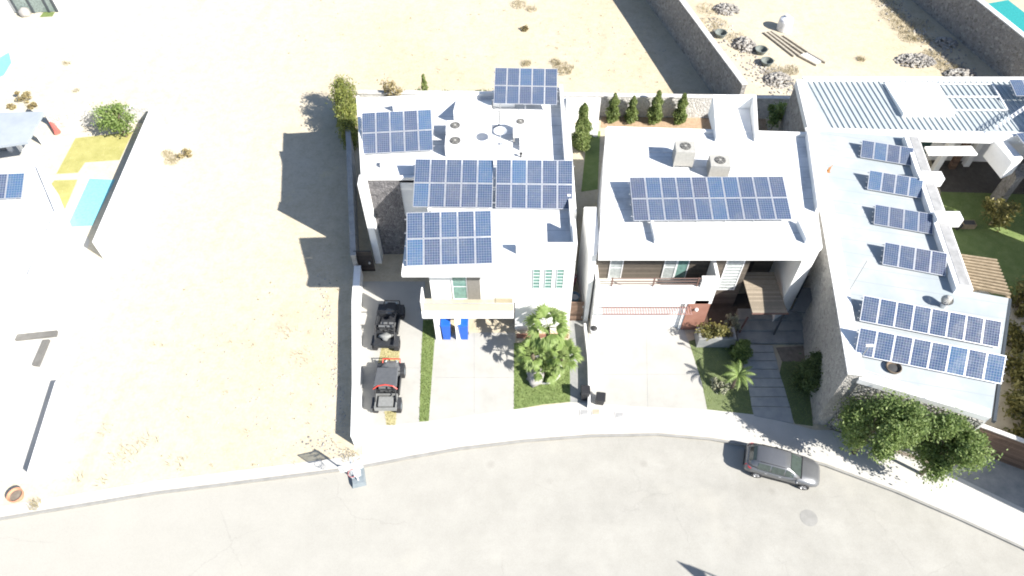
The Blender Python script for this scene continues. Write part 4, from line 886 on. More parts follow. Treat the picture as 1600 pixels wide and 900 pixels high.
# open pavilion
q = [a3(-60, 236, 3.4), a3(42, 222, 3.2), a3(68, 174, 3.6), a3(-40, 177, 3.8)]
t = thing('garden_pavilion', 'open garden pavilion with blue-grey sloping roof beside the yellow lawn', 'pavilion', (q[1][0], q[1][1], 0))
part('roof', MB().hexa([(a, b, c - .22) for a, b, c in q], q), 'bluegreyroof', t)
for px, py in ((18, 236), (70, 226), (84, 196), (35, 236)):
    X, Y = at(px, py, 0); part('column', MB().box(X - .14, X + .14, Y - .14, Y + .14, 0, 3.0), 'white', t)
X, Y = at(-20, 236, 0); part('counter', MB().box(X - 2, X + 1.6, Y, Y + .8, 0, 1.0), 'greyconc', t)
X, Y = at(75, 196, 0)
t = thing('folded_parasol', 'faded red folded parasol lying beside the garden pavilion', 'parasol', (X, Y, .0))
pp = MB(); pa, pb = Vector(a3(70, 178, .8)), Vector(a3(90, 207, .25)); pd = (pb - pa)
part('canopy', MB().tube(pa, pa + pd * .5, .05, .16, 8).tube(pa + pd * .5, pb, .16, .28, 8), 'red', t); part('pole', MB().tube(pa - pd * .15, pa, .025), 'alum', t)
# far house with glazed patio
t = thing('white_house', 'distant white house with glazed patio at the top left corner', 'house', (*at(30, 20), 0))
g0, g1 = at(30, 21), at(90, 18)
part('wall', MB().prism([(g0[0] - 9, g0[1] + 2.5), (g0[0] - 1.2, g0[1] + .3), (g0[0] - .15, g0[1] + .15), (g1[0] + .1, g1[1] + .15), (g1[0] + .8, g1[1] + 1.4), (g1[0] + .8, g1[1] + 9), (g0[0] - 9, g0[1] + 9)], 0, 3.4), 'white', t)
part('roof', MB().prism([(g0[0] - 9, g0[1] + 2.6), (g0[0] - 1.2, g0[1] + .4), (g0[0] - .15, g0[1] + .2), (g1[0] + .1, g1[1] + .2), (g1[0] + .8, g1[1] + 1.5), (g1[0] + .8, g1[1] + 9), (g0[0] - 9, g0[1] + 9)], 3.4, 3.44), 'roofwhite', t)
gl = part('glazed_wall', MB().strip([g0, g1], .1, .05, 3.0), 'patioglass', t)
ml = MB()
for f in (0, .4, .8, 1.0):
    X, Y = g0[0] + (g1[0] - g0[0]) * f, g0[1] + (g1[1] - g0[1]) * f; ml.box(X - .1, X + .1, Y - .14, Y + .06, 0, 3.0)
part('mullion', ml, 'gateblack', gl)
X, Y = at(41, 24, 0); t = thing('boulder', 'pale rounded boulder at the corner of the distant glazed patio', 'boulder', (X, Y, 0)); MB().lump((0, 0, .3), (.7, .5, .5), random.Random(3)).build('stone', M['boulder'], t, smooth=True)
# neighbour east of the picture, whose shadow falls across the right driveway
nb = [at(1475, 737, 0), at(1600, 803, 0)]
e0 = (nb[0][0] + 1.03 * 7.2, nb[0][1] - .67 * 7.2); e1 = (nb[1][0] + 1.03 * 7.2 + 3, nb[1][1] - .67 * 7.2 - 1.6)
t = thing('white_house', 'white neighbouring house past the right edge, shading the right driveway', 'house', (e0[0] + 5, e0[1] + 5, 0))
part('wall', MB().prism([e0, e1, (e1[0] + 6, e1[1] + 12), (e0[0] + 7, e0[1] + 22), (e0[0] + 4.6, e0[1] + 15), (e0[0] + 1.5, e0[1] + 7)], 0, 7.0), 'white', t)
part('roof', MB().prism(inset([e0, e1, (e1[0] + 6, e1[1] + 12), (e0[0] + 7, e0[1] + 22), (e0[0] + 4.6, e0[1] + 15), (e0[0] + 1.5, e0[1] + 7)], -.02), 7.0, 7.2), 'roofwhite', t)
#@@PART5
# ------------------------------------------------------------------ planting
G = 'clipped column trees by the rubble wall'
for (px, py, hh, rr_, s_, lb) in ((956, 189, 2.9, .62, 1, 'leftmost column tree in the row of four behind the second house'), (985, 190, 2.7, .55, 2, 'shortest column tree, second in the row of four behind the second house'), (1021, 192, 3.4, .7, 3, 'tallest column tree in the row of four behind the second house'), (1060, 192, 3.1, .62, 4, 'sparse column tree nearest the white stair hood behind the second house')):
    column_tree('column_tree', lb, 'tree', at(px, py), hh, rr_, 3600, .10, 'leafcyp', s_, G)
column_tree('column_tree', 'tall bushy cypress standing between the two white houses', 'tree', at(907, 234), 4.8, .85, 7500, .11, 'leafcyp', 5)
rng = random.Random(11)
t = thing('bamboo_hedge', 'tall yellow-green bamboo hedge at the back left corner of the left house', 'hedge', (*at(548, 195), 0))
cl = MB(); lf = MB(); lf.sm = True; o = Vector(WPOS[t.name])
for k in range(62):
    f = rng.random(); b = Vector(a3(545 + 2 * f + rng.uniform(-12, 12) * (1 - .4 * f), 172 + 68 * f, 0)) - o; b.z = 0; hh = rng.uniform(3.0, 4.3) * (1.0 if f < .75 else .85)
    tp = b + Vector((rng.uniform(-.3, .3), rng.uniform(-.3, .3), hh)); cl.tube(b, tp, .025, .01, 5)
    for j in range(190):
        z = rng.uniform(.05, 1); p = b.lerp(tp, z) + Vector((rng.gauss(0, .22), rng.gauss(0, .22), 0)); leaf_quad(lf, p, .14 * rng.uniform(.6, 1.3), rng, .4, .3)
cl.build('cane', M['bark'], t); lf.build('foliage', M['leafbamboo'], t)
G2 = 'shrubs along the back rubble wall'
column_tree('thin_conifer', 'thin upright conifer poking above the left house roof', 'tree', at(667, 170), 3.6, .42, 900, .13, 'leafcyp', 21)
broad_tree('dry_tree', 'pale leafless-looking dry tree above the left house back roof', 'tree', at(616, 176), 3.4, (.85, .7, 1.0), 900, .1, 'leafdry', 22, clumps=12, trunk_r=.05)
for i, (px, py, s_, lb) in enumerate(((586, 163, .5, 'small dark bush left of the dry tree behind the left house'), (600, 166, .35, 'tiny dark bush just left of the dry tree trunk'), (660, 160, .6, 'dark bush at the foot of the thin conifer'), (694, 160, .55, 'round dark bush right of the thin conifer'), (703, 158, .5, 'lighter bush beside the round dark one behind the roof'), (748, 158, .45, 'small bush near the rearmost solar array'), (764, 154, .5, 'dark bush touching the rearmost solar array'))):
    shrub('bush', lb, 'bush', at(px, py), (s_, s_ * .8, s_ * 1.1), 500, .11, 'leafdark' if i not in (4,) else 'leafcyp', 40 + i, G2, 8)
broad_tree('young_tree', 'young tree in the shaded yard behind the second house', 'tree', at(1203, 208), 2.8, (.85, .75, .95), 1500, .12, 'leaf', 50, clumps=12, trunk_r=.05)
broad_tree('round_tree', 'dense green street tree nearest the tall stone wall end', 'tree', (20.95, 19.45), 6.3, (1.75, 1.6, 2.4), 28000, .095, 'leaf', 51, 'street trees before the stone front', 20, trunk_r=.13, tight=.36)
broad_tree('round_tree', 'dense green street tree nearest the brown board wall', 'tree', (24.65, 18.1), 5.8, (1.5, 1.4, 2.2), 24000, .095, 'leaf', 52, 'street trees before the stone front', 18, trunk_r=.13, tight=.36)
shrub('bush', 'large glossy bush against the tall stone wall by the entrance path', 'bush', at(1268, 598), (1.25, 1.2, 1.35), 10000, .09, 'leafdark', 53, None, 22)
column_tree('bush', 'bright upright bush between the planter box and the path', 'bush', at(1155, 557), 1.9, .72, 2600, .12, 'leaf', 54)
feather_palm('feather_palm', 'small arching feather palm on the second lawn', 'palm', at(1143, 606), 1.6, 1.35, 10, 55)
shrub('bush', 'grey-leaved low plant at the foot of the feather palm', 'bush', at(1124, 606), (.55, .5, .3), 700, .09, 'leafwhite', 56, None, 9)
shrub('planter_plant', 'trailing green plant filling the grey planter box', 'plant', (PLX - .1, PLY, .9), (1.0, .5, .42), 1600, .09, 'leafaut', 57, None, 14)
shrub('planter_plant', 'pale dry plant beside the planter box near the entrance', 'plant', (*at(1140, 512), .3), (.45, .6, .5), 600, .1, 'leafwhite', 58, None, 8)
fan_palm('tallest fan palm against the white tower wall', at(856, 553), 2.9, 1.45, 24, 61, (-.1, .15), 'fan palms on the front lawn')
fan_palm('leafy fan palm leaning left over the driveway edge', at(838, 572), 1.6, 1.15, 18, 62, (-.35, 0), 'fan palms on the front lawn')
fan_palm('fan palm leaning right toward the shaded walkway', at(868, 574), 1.5, 1.25, 18, 63, (.45, -.1), 'fan palms on the front lawn')
fan_palm('lowest fan palm in front of the boulder bed', at(850, 582), .7, .95, 14, 64, (.05, -.2), 'fan palms on the front lawn', .1)
x, y = at(836, 592); t = thing('boulder', 'large grey boulder under the fan palms', 'boulder', (x, y, 0)); MB().lump((0, 0, .25), (.55, .7, .5), random.Random(9), .35, 2).build('stone', M['boulder'], t, smooth=True)
e = MB()
ring = [at(850 + 27 * math.cos(a), 578 + 22 * math.sin(a)) for a in [i * .2618 for i in range(25)]]; e.strip(ring, .1, 0, .12)
tag(e.build('lawn_edging', M['cap'], origin=(ring[0][0], ring[0][1], 0)), 'curved pale concrete edging round the fan palm bed', 'edging')
broad_tree('garden_tree', 'bright green open-crowned tree in the yellow-lawn garden by the pool wall', 'tree', at(198, 214), 3.0, (1.35, 1.1, 1.0), 3200, .12, 'leafpalm', 65, clumps=13, lean=(-.35, 0), trunk_r=.09)
broad_tree('olive_tree', 'olive-brown tree in the courtyard at the right edge', 'tree', at(1545, 352), 3.0, (1.05, .95, 1.2), 2200, .13, 'leafaut', 66, clumps=16, trunk_r=.06)
x, y = at(1510, 354); t = thing('planter_box', 'small wooden planter box on the courtyard grass', 'planter', (x, y, 0))
MB().box(-.5, .5, -.28, .28, 0, .45).build('box', M['slatwood'], t); MB().box(-.42, .42, -.2, .2, .45, .47).build('soil', M['vent'], t)
x, y = at(1494, 357); t = thing('clay_pot', 'dark round pot beside the wooden planter in the courtyard', 'pot', (x, y, 0)); MB().lathe([(.18, 0), (.28, .3), (.3, .45), (.25, .45), (.2, .3)], n=14).build('pot', M['vent'], t)
for i, (px, py, s_) in enumerate(((1588, 480, .9), (1582, 535, 1.0), (1588, 590, 1.1), (1582, 640, 1.0), (1596, 680, .9))):
    shrub('bush', ['hedge bush nearest the pergola along the right edge', 'second hedge bush below the pergola along the right edge', 'middle hedge bush along the right edge beside the roof gutter', 'hedge bush next to last toward the brown board wall', 'hedge bush nearest the brown board wall at the right edge'][i], 'bush', at(px, py), (s_, s_, s_ * 1.1), 1600, .15, 'leafaut', 70 + i, 'hedge bushes along the right edge', 14)
# low weeds and scrub in the empty lots: nobody could count it
wd = MB(); wd.sm = True; rng = random.Random(77)
def tuft(px, py, s, n, hgt=.35):
    X, Y = at(px, py)
    for k in range(int(n * 1.6)):
        an = rng.uniform(0, 6.28); q = rng.random() ** .6 * s; b = Vector((X + math.cos(an) * q, Y + math.sin(an) * q, 0)); h_ = hgt * rng.uniform(.4, 1.2)
        d = Vector((rng.gauss(0, .4), rng.gauss(0, .4), 1)) * h_; w = Vector((rng.uniform(-1, 1), rng.uniform(-1, 1), 0)) * .022
        wd.add([b - w, b + w, b + d], [(0, 1, 2)])
for px, py, s, n in ((270, 250, .7, 160), (262, 240, .5, 90), (165, 672, .5, 14), (210, 700, 1.0, 36), (190, 715, .8, 26), (160, 750, .4, 14), (55, 790, .35, 90), (450, 520, .8, 22), (470, 560, .9, 24), (120, 745, .5, 14), (235, 690, .6, 18), (280, 725, .6, 16), (880, 108, 1.0, 300), (822, 100, .5, 120), (868, 98, .5, 100), (1115, 40, 1.5, 260), (1105, 15, 1.2, 160), (1150, 60, 1.0, 120), (1215, 115, 1.2, 220), (1235, 110, .8, 150), (1395, 25, 1.3, 260), (1410, 42, 1.2, 260), (1420, 58, 1.0, 220), (1440, 62, .9, 160), (1455, 88, 1.0, 200), (1480, 105, 1.1, 220), (1345, 93, .4, 100), (1500, 112, .8, 120), (1385, 5, 1.5, 200), (520, 695, 1.3, 30), (548, 712, .6, 50), (1440, 40, 1.2, 120), (810, 8, .8, 140), (830, 15, .6, 80), (104, 100, .4, 40), (120, 142, .3, 30)): tuft(px, py, s, n)
for k in range(60):
    px, py = rng.uniform(240, 530), rng.uniform(440, 740); tuft(px, py, rng.uniform(.04, .2), rng.randrange(2, 7), .15)
for k in range(70):
    px, py = rng.uniform(440, 1050), rng.uniform(0, 130); tuft(px, py, rng.uniform(.05, .25), rng.randrange(2, 7), .18)
tag(wd.build('dry_weeds', M['weed']), kind='stuff')
for i, (px, py, s_, lb) in enumerate(((292, 243, .55, 'round grey-brown dry bush alone in the empty lot'), (37, 157, .75, 'flat brown dry bush near the top left corner'), (818, 47, .4, 'small dry bush in the dirt north of the houses'), (52, 168, .4, 'tawny dry bush beside the pavilion roof'), (20, 168, .35, 'low tawny dry bush behind the pavilion roof'), (1442, 620, .01, ''))):
    if lb: shrub('dry_bush', lb, 'bush', at(px, py), (s_, s_ * .8, s_ * .5), 420, .1, 'leafdry', 90 + i, 'dry bushes in the dirt', 8)
# rubble heaps
def heap(label, px, py, rx, ry, h, n, seed):
    rng = random.Random(seed); x, y = at(px, py); t = thing('rubble_heap', label, 'rubble heap', (x, y, 0), 0, 'rubble heaps on the dirt lot'); m = MB()
    for k in range(n):
        an = rng.uniform(0, 6.28); q = math.sqrt(rng.random()); s = rng.uniform(.07, .22) * (1 - .3 * q)
        z = h * max(0, 1 - q * q) * rng.uniform(.55, 1.0); m.lump((math.cos(an) * q * rx, math.sin(an) * q * ry, z + s * .3), (s * rng.uniform(.8, 1.4), s, s * rng.uniform(.6, 1)), rng, .35, 1)
    m.build('stones', M['rock'], t)
heap('grey rubble heap behind the white tank at the top of the dirt lot', 1135, 16, 1.3, 1.0, .6, 170, 1)
heap('grey rubble heap between the tall wall and the dark tubs', 1163, 72, 1.1, 1.2, .7, 210, 2)
heap('rubble heap in front of the dark tubs near the back wall', 1216, 126, 1.3, 1.1, .55, 210, 3)
heap('wide low rubble heap behind the pale roof slab', 1430, 96, 1.9, 1.1, .5, 260, 4)
heap('rubble heap in shade against the top right wall', 1478, 68, 1.1, .9, .4, 110, 5)
heap('rubble heap spilling to the ribbed roof edge', 1500, 118, 1.6, .8, .5, 200, 6)
sc = MB(); rng = random.Random(15)
def scatter(px0, py0, px1, py1, sp, n, s0=.04, s1=.14):
    for k in range(n):
        f = rng.random(); px = px0 + (px1 - px0) * f + rng.gauss(0, sp); py = py0 + (py1 - py0) * f + rng.gauss(0, sp * .7); X, Y = at(px, py); s = rng.uniform(s0, s1); sc.lump((X, Y, s * .3), (s, s, s * .7), rng, .3, 1)
scatter(1100, 20, 1215, 145, 9, 220); scatter(1180, 100, 1250, 145, 10, 200); scatter(1390, 5, 1520, 125, 12, 300); scatter(500, 430, 540, 680, 6, 140, .03, .08); scatter(480, 690, 560, 715, 8, 60, .03, .08); scatter(300, 500, 500, 700, 60, 90, .025, .06); scatter(900, 20, 1000, 120, 60, 60, .03, .07)
tag(sc.build('rubble_scatter', M['rock']), kind='stuff')
# things on the dirt lot
x, y = at(1224, 46); t = thing('water_tank', 'white upright plastic water tank on the dirt lot', 'tank', (x, y, 0), R(12))
MB().lathe([(.6, 0), (.68, .06), (.68, .45), (.65, .48), (.68, .52), (.68, 1.0), (.6, 1.2), (.36, 1.36), (.24, 1.38), (.24, 1.46), (.02, 1.47)], n=24).build('tank_body', M['frame'], t, smooth=False); MB().lathe([(.22, 1.475), (.22, 1.53), (.02, 1.54)], n=16).build('lid', M['acwhite'], t)
for px, py, lb in ((1125, 57, 'dark mixing tub beside the tall rubble wall, apart from the others'), (1188, 83, 'dark mixing tub, rear one of the two side by side'), (1197, 101, 'dark mixing tub, front one of the two side by side')):
    x, y = at(px, py); t = thing('mixing_tub', lb, 'tub', (x, y, 0), 0, 'dark mixing tubs on the dirt lot')
    MB().lathe([(.40, 0), (.56, .42), (.60, .45), (.60, .48), (.54, .48), (.38, .06), (.02, .06)], n=20).build('basin', M['tub'], t)
    hd = MB()
    for s in (-1, 1): hd.path([(s * .6, -.1, .44), (s * .68, 0, .46), (s * .6, .1, .44)], .018)
    hd.build('handle', M['black'], t)
la = [((1194, 51), (1241, 88), 'lumber board at the left of the boards on the dirt'), ((1200, 50), (1249, 87), 'lumber board second from the left on the dirt'), ((1205, 49), (1256, 84), 'lumber board third from the left on the dirt'), ((1224, 56), (1263, 82), 'short lumber board at the right of the stack'), ((1248, 87), (1276, 102), 'lumber board edge left of the white sheet'), ((1264, 83), (1290, 98), 'thin lumber board right of the white sheet')]
for a, b, lb in la:
    A, B_ = Vector(a3(*a, .08)), Vector(a3(*b, .08)); t = MB(); d = (B_ - A).normalized(); nn = Vector((-d.y, d.x, 0)) * .1; up = Vector((0, 0, .1))
    t.hexa([A - nn - up * .7, B_ - nn - up * .7, B_ + nn - up * .7, A + nn - up * .7], [A - nn + up, B_ - nn + up, B_ + nn + up, A + nn + up]); tag(t.build('lumber_board', M['lumber'], origin=tuple(A)), lb, 'board', 'lumber boards on the dirt lot')
q = pts([(1251, 86), (1262, 83), (1285, 96), (1273, 101)]); tag(MB().prism(q, .02, .08).build('white_sheet', M['frame'], origin=(q[0][0], q[0][1], 0)), 'flat white sheet lying at the end of the lumber boards', 'board')
# bins
def bin_(label, px, py, mat, hgt=1.05, w=.58, rz=0.0, group='wheeled bins'):
    x, y = at(px, py); t = thing('wheeled_bin', label, 'bin', (x, y, 0), rz, group); a, b = w * .4, w * .5
    MB().hexa([(-a, -a, .08), (a, -a, .08), (a, a, .08), (-a, a, .08)], [(-b, -b, hgt), (b, -b, hgt), (b, b, hgt), (-b, b, hgt)]).build('body', M[mat], t)
    MB().hexa([(-b - .03, -b - .04, hgt + .005), (b + .03, -b - .04, hgt + .005), (b + .03, b + .03, hgt + .005), (-b - .03, b + .03, hgt + .005)], [(-b, -b, hgt + .06), (b, -b, hgt + .06), (b, b, hgt + .1), (-b, b, hgt + .1)]).build('lid', M[mat], t)
    MB().tube((-a, b + .08, hgt - .05), (a, b + .08, hgt - .05), .02).build('handle', M['black'], t)
    for s in (-1, 1): MB().tube((s * a - .03, a + .04, .1), (s * a + .03, a + .04, .1), .1, n=14).build('wheel', M['tyre'], t)
bin_('tall blue wheeled bin left of the white carport column', 699, 527, 'blue', 1.8, .60, 0, 'blue bins under the balcony')
bin_('tall blue wheeled bin right of the white carport column', 726, 527, 'blue', 1.8, .60, 0, 'blue bins under the balcony')
bin_('black wheeled bin in the shaded walkway beside the thin wall', 913, 622, 'black', 1.05, .55)
bin_('black wheeled bin at the front of the right driveway', 937, 629, 'black', .75, .55, R(-8))
t = thing('flower_pot', 'dark pot by the garage door of the second house', 'pot', (*at(927, 520), 0)); MB().lathe([(.16, 0), (.26, .5), (.28, .52), (.22, .52), (.18, .4)], n=14).build('pot', M['frame'], t); MB().lathe([(.2, .42), (.24, .56), (.12, .62), (.02, .62)], n=12).build('soil_top', M['black'], t)
for px, py, lb in ((913, 645, 'pale utility box lid left of two by the sidewalk'), (931, 644, 'beige utility box lid right of two by the sidewalk'), (968, 649, 'small grey utility lid in the right driveway apron')):
    x, y = at(px, py); t = thing('utility_box', lb, 'utility box', (x, y, .02), 0, 'utility lids by the sidewalk'); MB().box(-.28, .28, -.24, .24, 0, .03).build('collar', M['cap'], t); MB().box(-.22, .22, -.18, .18, .03, .045).build('lid', M['tile'] if px == 931 else M['greycap'], t)
x, y = at(1265, 808); t = thing('manhole_cover', 'round worn manhole cover in the road near the car', 'manhole', (x, y, -.13)); MB().lathe([(.5, 0), (.5, .006), (.42, .007)], n=28).build('collar', M['kerb'], t)
mc = MB(); mc.lathe([(.41, 0), (.41, .009)], n=28)
for k in range(-3, 4): mc.box(-.3, .3, k * .1 - .015, k * .1 + .015, .010, .014)
mc.build('cover', M['kerb'], t)
x, y = at(30, 778); t = thing('clay_bowl', 'shallow terracotta bowl planter near the left sidewalk', 'planter', (x, y, 0)); MB().lathe([(.25, 0), (.42, .3), (.46, .5), (.40, .5), (.34, .36), (.02, .34)], n=20).build('bowl', M['claypot'], t); MB().lathe([(.35, .37), (.02, .40)], n=16).build('soil', M['soil'], t)
x, y = at(900, 448, 0); x = 4.4
t = thing('covered_bundle', 'pink bundle stored in the narrow alley between the houses', 'bundle', (4.35, 32.5, 0)); MB().lump((0, 0, .5), (.25, .4, .5), random.Random(5), .4, 2).build('wrap', M['pink'], t, smooth=True); MB().path([(-.2, -.3, .6), (.2, 0, 1.0), (-.1, .3, .7)], .03).build('strap', M['frame'], t)
t = thing('round_tub', 'light blue round tub stored in the narrow alley behind the brown gate', 'tub', (4.4, 31.0, 0)); MB().lathe([(.28, 0), (.34, .7), (.37, .72), (.33, .72), (.27, .1), (.02, .1)], n=18).build('basin', M['skyblue'], t); MB().lathe([(.3, .5), (.02, .52)], n=14).build('lid', M['frame'], t)
# basketball hoop
x, y = at(560, 746, -.13)
t = thing('basketball_hoop', 'portable basketball hoop with grey base at the kerb before the empty lot', 'basketball hoop', (x, y, -.13), R(14))
bs_ = MB(); bs_.hexa([(-.42, -.62, 0), (.42, -.62, 0), (.42, .62, 0), (-.42, .62, 0)], [(-.34, -.5, .3), (.34, -.5, .3), (.36, .56, .36), (-.36, .56, .36)]); bs_.build('base_tank', M['tank'], t)
MB().box(-.2, .2, -.1, .3, .362, .40).build('lid', M['frame'], t)
MB().tube((0, -.3, .3), (0, -.15, 3.0), .045, n=10).tube((-.25, .4, .35), (0, -.22, 1.6), .018).tube((.25, .4, .35), (0, -.22, 1.6), .018).build('pole', M['frame'], t)
MB().tube((0, -.15, 2.6), (0, -.7, 3.05), .03).tube((0, -.15, 2.95), (0, -.7, 3.35), .03).build('arm', M['frame'], t)
bb = MB().box(-.62, .62, -.74, -.71, 2.75, 3.5).build('backboard', M['acrylic'], t)
fm = MB()
for a, b, c, d in ((-.64, .64, 2.73, 2.79), (-.64, .64, 3.46, 3.52), (-.64, -.58, 2.79, 3.46), (.58, .64, 2.79, 3.46), (-.25, .25, 2.88, 2.91), (-.25, .25, 3.22, 3.25)): fm.box(a, b, -.755, -.742, c, d)
fm.build('frame', M['frame'], bb)
rg = MB().path([(.23 * math.cos(i * .314), -1.0 + .23 * math.sin(i * .314), 2.85) for i in range(21)], .012).tube((0, -.74, 2.85), (0, -.78, 2.85), .05); rm = rg.build('rim', M['redpaint'], t)
nt_ = MB()
for i in range(12):
    a = i * .5236; b = a + .26; p = (.23 * math.cos(a), -1 + .23 * math.sin(a), 2.84)
    for s in (-1, 1): nt_.tube(p, (.13 * math.cos(a + s * .4), -1 + .13 * math.sin(a + s * .4), 2.45), .006, n=3)
nt_.build('net', M['frame'], rm)
# ------------------------------------------------------------------ vehicles
def wheel(t, x, y, r, w, rim='rim', tread=False):
    s = 1 if x > 0 else -1
    tm = MB(); prof = [(r * .62, -w / 2), (r * .93, -w / 2), (r, -w * .35), (r, w * .35), (r * .93, w / 2), (r * .62, w / 2)]
    def rot(m): m.v = [(x + v[2] , y + v[0], r + v[1]) for v in m.v]; return m
    tm.lathe(prof, n=22, cap=False)
    if tread:
        for k in range(16): a = k * .3927; tm.box(r * math.cos(a) - .035, r * math.cos(a) + .035, r * math.sin(a) - .035, r * math.sin(a) + .035, -w * .45, w * .45)
    wo = rot(tm).build('wheel', M['tyre'], t)
    rmb = MB(); rmb.lathe([(.02, w * .34), (r * .2, w * .36), (r * .6, w * .30), (r * .63, w * .44)], n=22, cap=False); rmb.lathe([(r * .63, -w * .4), (r * .1, -w * .3)], n=22)
    for k in range(5):
        a = k * 1.2566; rmb.tube((0, 0, w * .38), (math.cos(a) * r * .6, math.sin(a) * r * .6, w * .38), r * .09, n=4)
    if s < 0: rmb.v = [(v[0], v[1], -v[2]) for v in rmb.v]
    rot(rmb).build('rim', M[rim], wo); return wo
def loft(secs, close=True):
    m = MB(); n = len(secs[0]); vs = [v for s in secs for v in s]; fs = []
    for i in range(len(secs) - 1):
        for k in range(n if close else n - 1): a = i * n + k; b = i * n + (k + 1) % n; fs.append((a, b, b + n, a + n))
    if close: fs.append(tuple(range(n - 1, -1, -1))); fs.append(tuple((len(secs) - 1) * n + k for k in range(n)))
    return m.add(vs, fs)
def car(label, loc, rz):
    t = thing('parked_car', label, 'car', loc, rz)
    # stations along the length (front = +y): y, half width at sill / shoulder / top edge, heights of sill, shoulder, deck
    st_ = [(-2.18, .62, .70, .60, .42, .70, .86), (-2.10, .74, .84, .74, .32, .82, 1.00), (-1.7, .80, .90, .82, .28, .90, 1.05), (-.9, .82, .91, .84, .26, .90, 1.03), (0, .82, .91, .84, .26, .88, 1.00), (.8, .82, .90, .83, .26, .86, .98), (1.25, .81, .89, .80, .28, .84, .97), (1.75, .77, .86, .70, .30, .76, .88), (2.05, .68, .76, .56, .34, .66, .76), (2.2, .48, .56, .40, .40, .56, .62)]
    secs = [[(-a, y, s), (-b, y, (s + h) * .55), (-b, y, h), (-c, y, k), (-c * .5, y, k + .03), (c * .5, y, k + .03), (c, y, k), (b, y, h), (b, y, (s + h) * .55), (a, y, s)] for y, a, b, c, s, h, k in st_]
    body = loft(secs).build('body', M['carpaint'], t, smooth=True)
    cb_ = [(-2.04, .66, .50, 1.02, 1.05), (-1.8, .79, .55, 1.02, 1.33), (-1.5, .84, .58, 1.02, 1.47), (-.9, .86, .60, 1.0, 1.53), (-.1, .86, .60, .98, 1.53), (.25, .85, .59, .97, 1.47), (.6, .84, .61, .96, 1.24), (1.02, .80, .70, .95, .985)]
    secs = [[(-a, y, z0), (-(a * .6 + b * .4), y, z0 + (z1 - z0) * .45), (-b, y, z1 - .05 * (z1 - z0)), (-b * .8, y, z1), (b * .8, y, z1), (b, y, z1 - .05 * (z1 - z0)), (a * .6 + b * .4, y, z0 + (z1 - z0) * .45), (a, y, z0)] for y, a, b, z0, z1 in cb_]
    loft(secs).build('cabin', M['carpaint'], t, smooth=True)
    def cab(y):
        for p, q in zip(cb_[:-1], cb_[1:]):
            if p[0] <= y <= q[0]:
                f = (y - p[0]) / (q[0] - p[0]); return [p[i] + (q[i] - p[i]) * f for i in range(5)]
    ws = MB()
    vs = []
    for f in (0, .33, .66, 1):
        y = .30 + .70 * f; c = cab(y)
        for s in (-.92, -.4, .4, .92): vs.append((s * (c[2]) , y + .02, c[4] + .015))
    ws.add(vs, [(i * 4 + k, i * 4 + k + 1, i * 4 + k + 5, i * 4 + k + 4) for i in range(3) for k in range(3)]); ws.sm = True; ws.build('windscreen', M['carglass'], t)
    rw = MB(); vs = []
    for f in (0, .5, 1):
        y = -2.0 + .36 * f; c = cab(y)
        for s in (-.85, 0, .85): vs.append((s * c[2], y - .02, c[4] + .012))
    rw.add(vs, [(i * 3 + k, i * 3 + k + 1, i * 3 + k + 4, i * 3 + k + 3) for i in range(2) for k in range(2)]); rw.sm = True; rw.build('rear_window', M['carglass'], t)
    for s in (-1, 1):
        for ya, yb in ((-1.5, -.80), (-.72, .02), (.09, .58)):
            m = MB(); vs = []
            for y in (ya, (ya + yb) / 2, yb):
                c = cab(y)
                for f in (.10, .45, .86):
                    xw = c[1] + (c[1] * .6 + c[2] * .4 - c[1]) * f / .45 if f <= .45 else (c[1] * .6 + c[2] * .4) + (c[2] - (c[1] * .6 + c[2] * .4)) * (f - .45) / .55
                    vs.append((s * (xw + .012), y, c[3] + (c[4] - c[3]) * f))
            m.add(vs, [(i * 3 + k, i * 3 + k + 1, i * 3 + k + 4, i * 3 + k + 3) for i in range(2) for k in range(2)]); m.sm = True; m.build('side_window', M['carglass'], t)
        MB().hexa([(s * .62, -2.2, .78), (s * .84, -2.02, .78), (s * .86, -1.85, .85), (s * .66, -2.16, .85)], [(s * .60, -2.16, 1.0), (s * .80, -2.0, 1.02), (s * .86, -1.8, .98), (s * .64, -2.1, 1.0)]).build('tail_lamp', M['redlamp'], t)
        MB().hexa([(s * .42, 2.12, .62), (s * .72, 1.92, .66), (s * .78, 1.7, .72), (s * .5, 1.95, .66)], [(s * .40, 2.10, .72), (s * .68, 1.92, .78), (s * .74, 1.66, .86), (s * .46, 1.95, .82)]).build('headlight', M['lightglass'], t)
        mm = MB().lump((s * 1.02, .78, 1.02), (.12, .09, .08), random.Random(2), 0, 2).tube((s * .84, .82, .98), (s * .96, .8, 1.0), .03).build('mirror', M['carpaint'], t, smooth=True)
        for yy in (-.05, -.85): MB().box(s * .905 - .012, s * .905 + .02, yy - .16, yy - .02, .86, .89).build('door_handle', M['alum'], t)
        MB().strip([(s * .57, -1.45), (s * .57, .1)], .03, 1.52, 1.55).build('roof_rail', M['black'], t)
        for yy in (-1.35, 1.38): wheel(t, s * .80, yy, .33, .22)
    MB().box(-.72, .72, 1.03, 1.08, .97, 1.03).build('wiper_cowl', M['black'], t)
    MB().box(-.35, .35, 2.17, 2.215, .40, .60).build('grille', M['black'], t)
    MB().box(-.5, .5, -2.22, -2.19, .42, .6).build('rear_bumper', M['black'], t)
    sl_ = MB()
    for s in (-1, 1): sl_.box(s * .80 - .05, s * .80 + .05, -1.0, 1.0, .24, .34)
    sl_.build('sill', M['black'], t)
    return t
A = at(1163, 712, .5); B_ = at(1280, 742, .5); hd = math.atan2(B_[1] - A[1], B_[0] - A[0])
cx, cy = at(1218, 733, 0)
car('silver grey hatchback parked at the kerb in front of the second house', (cx, cy, -.13), hd - math.pi / 2)
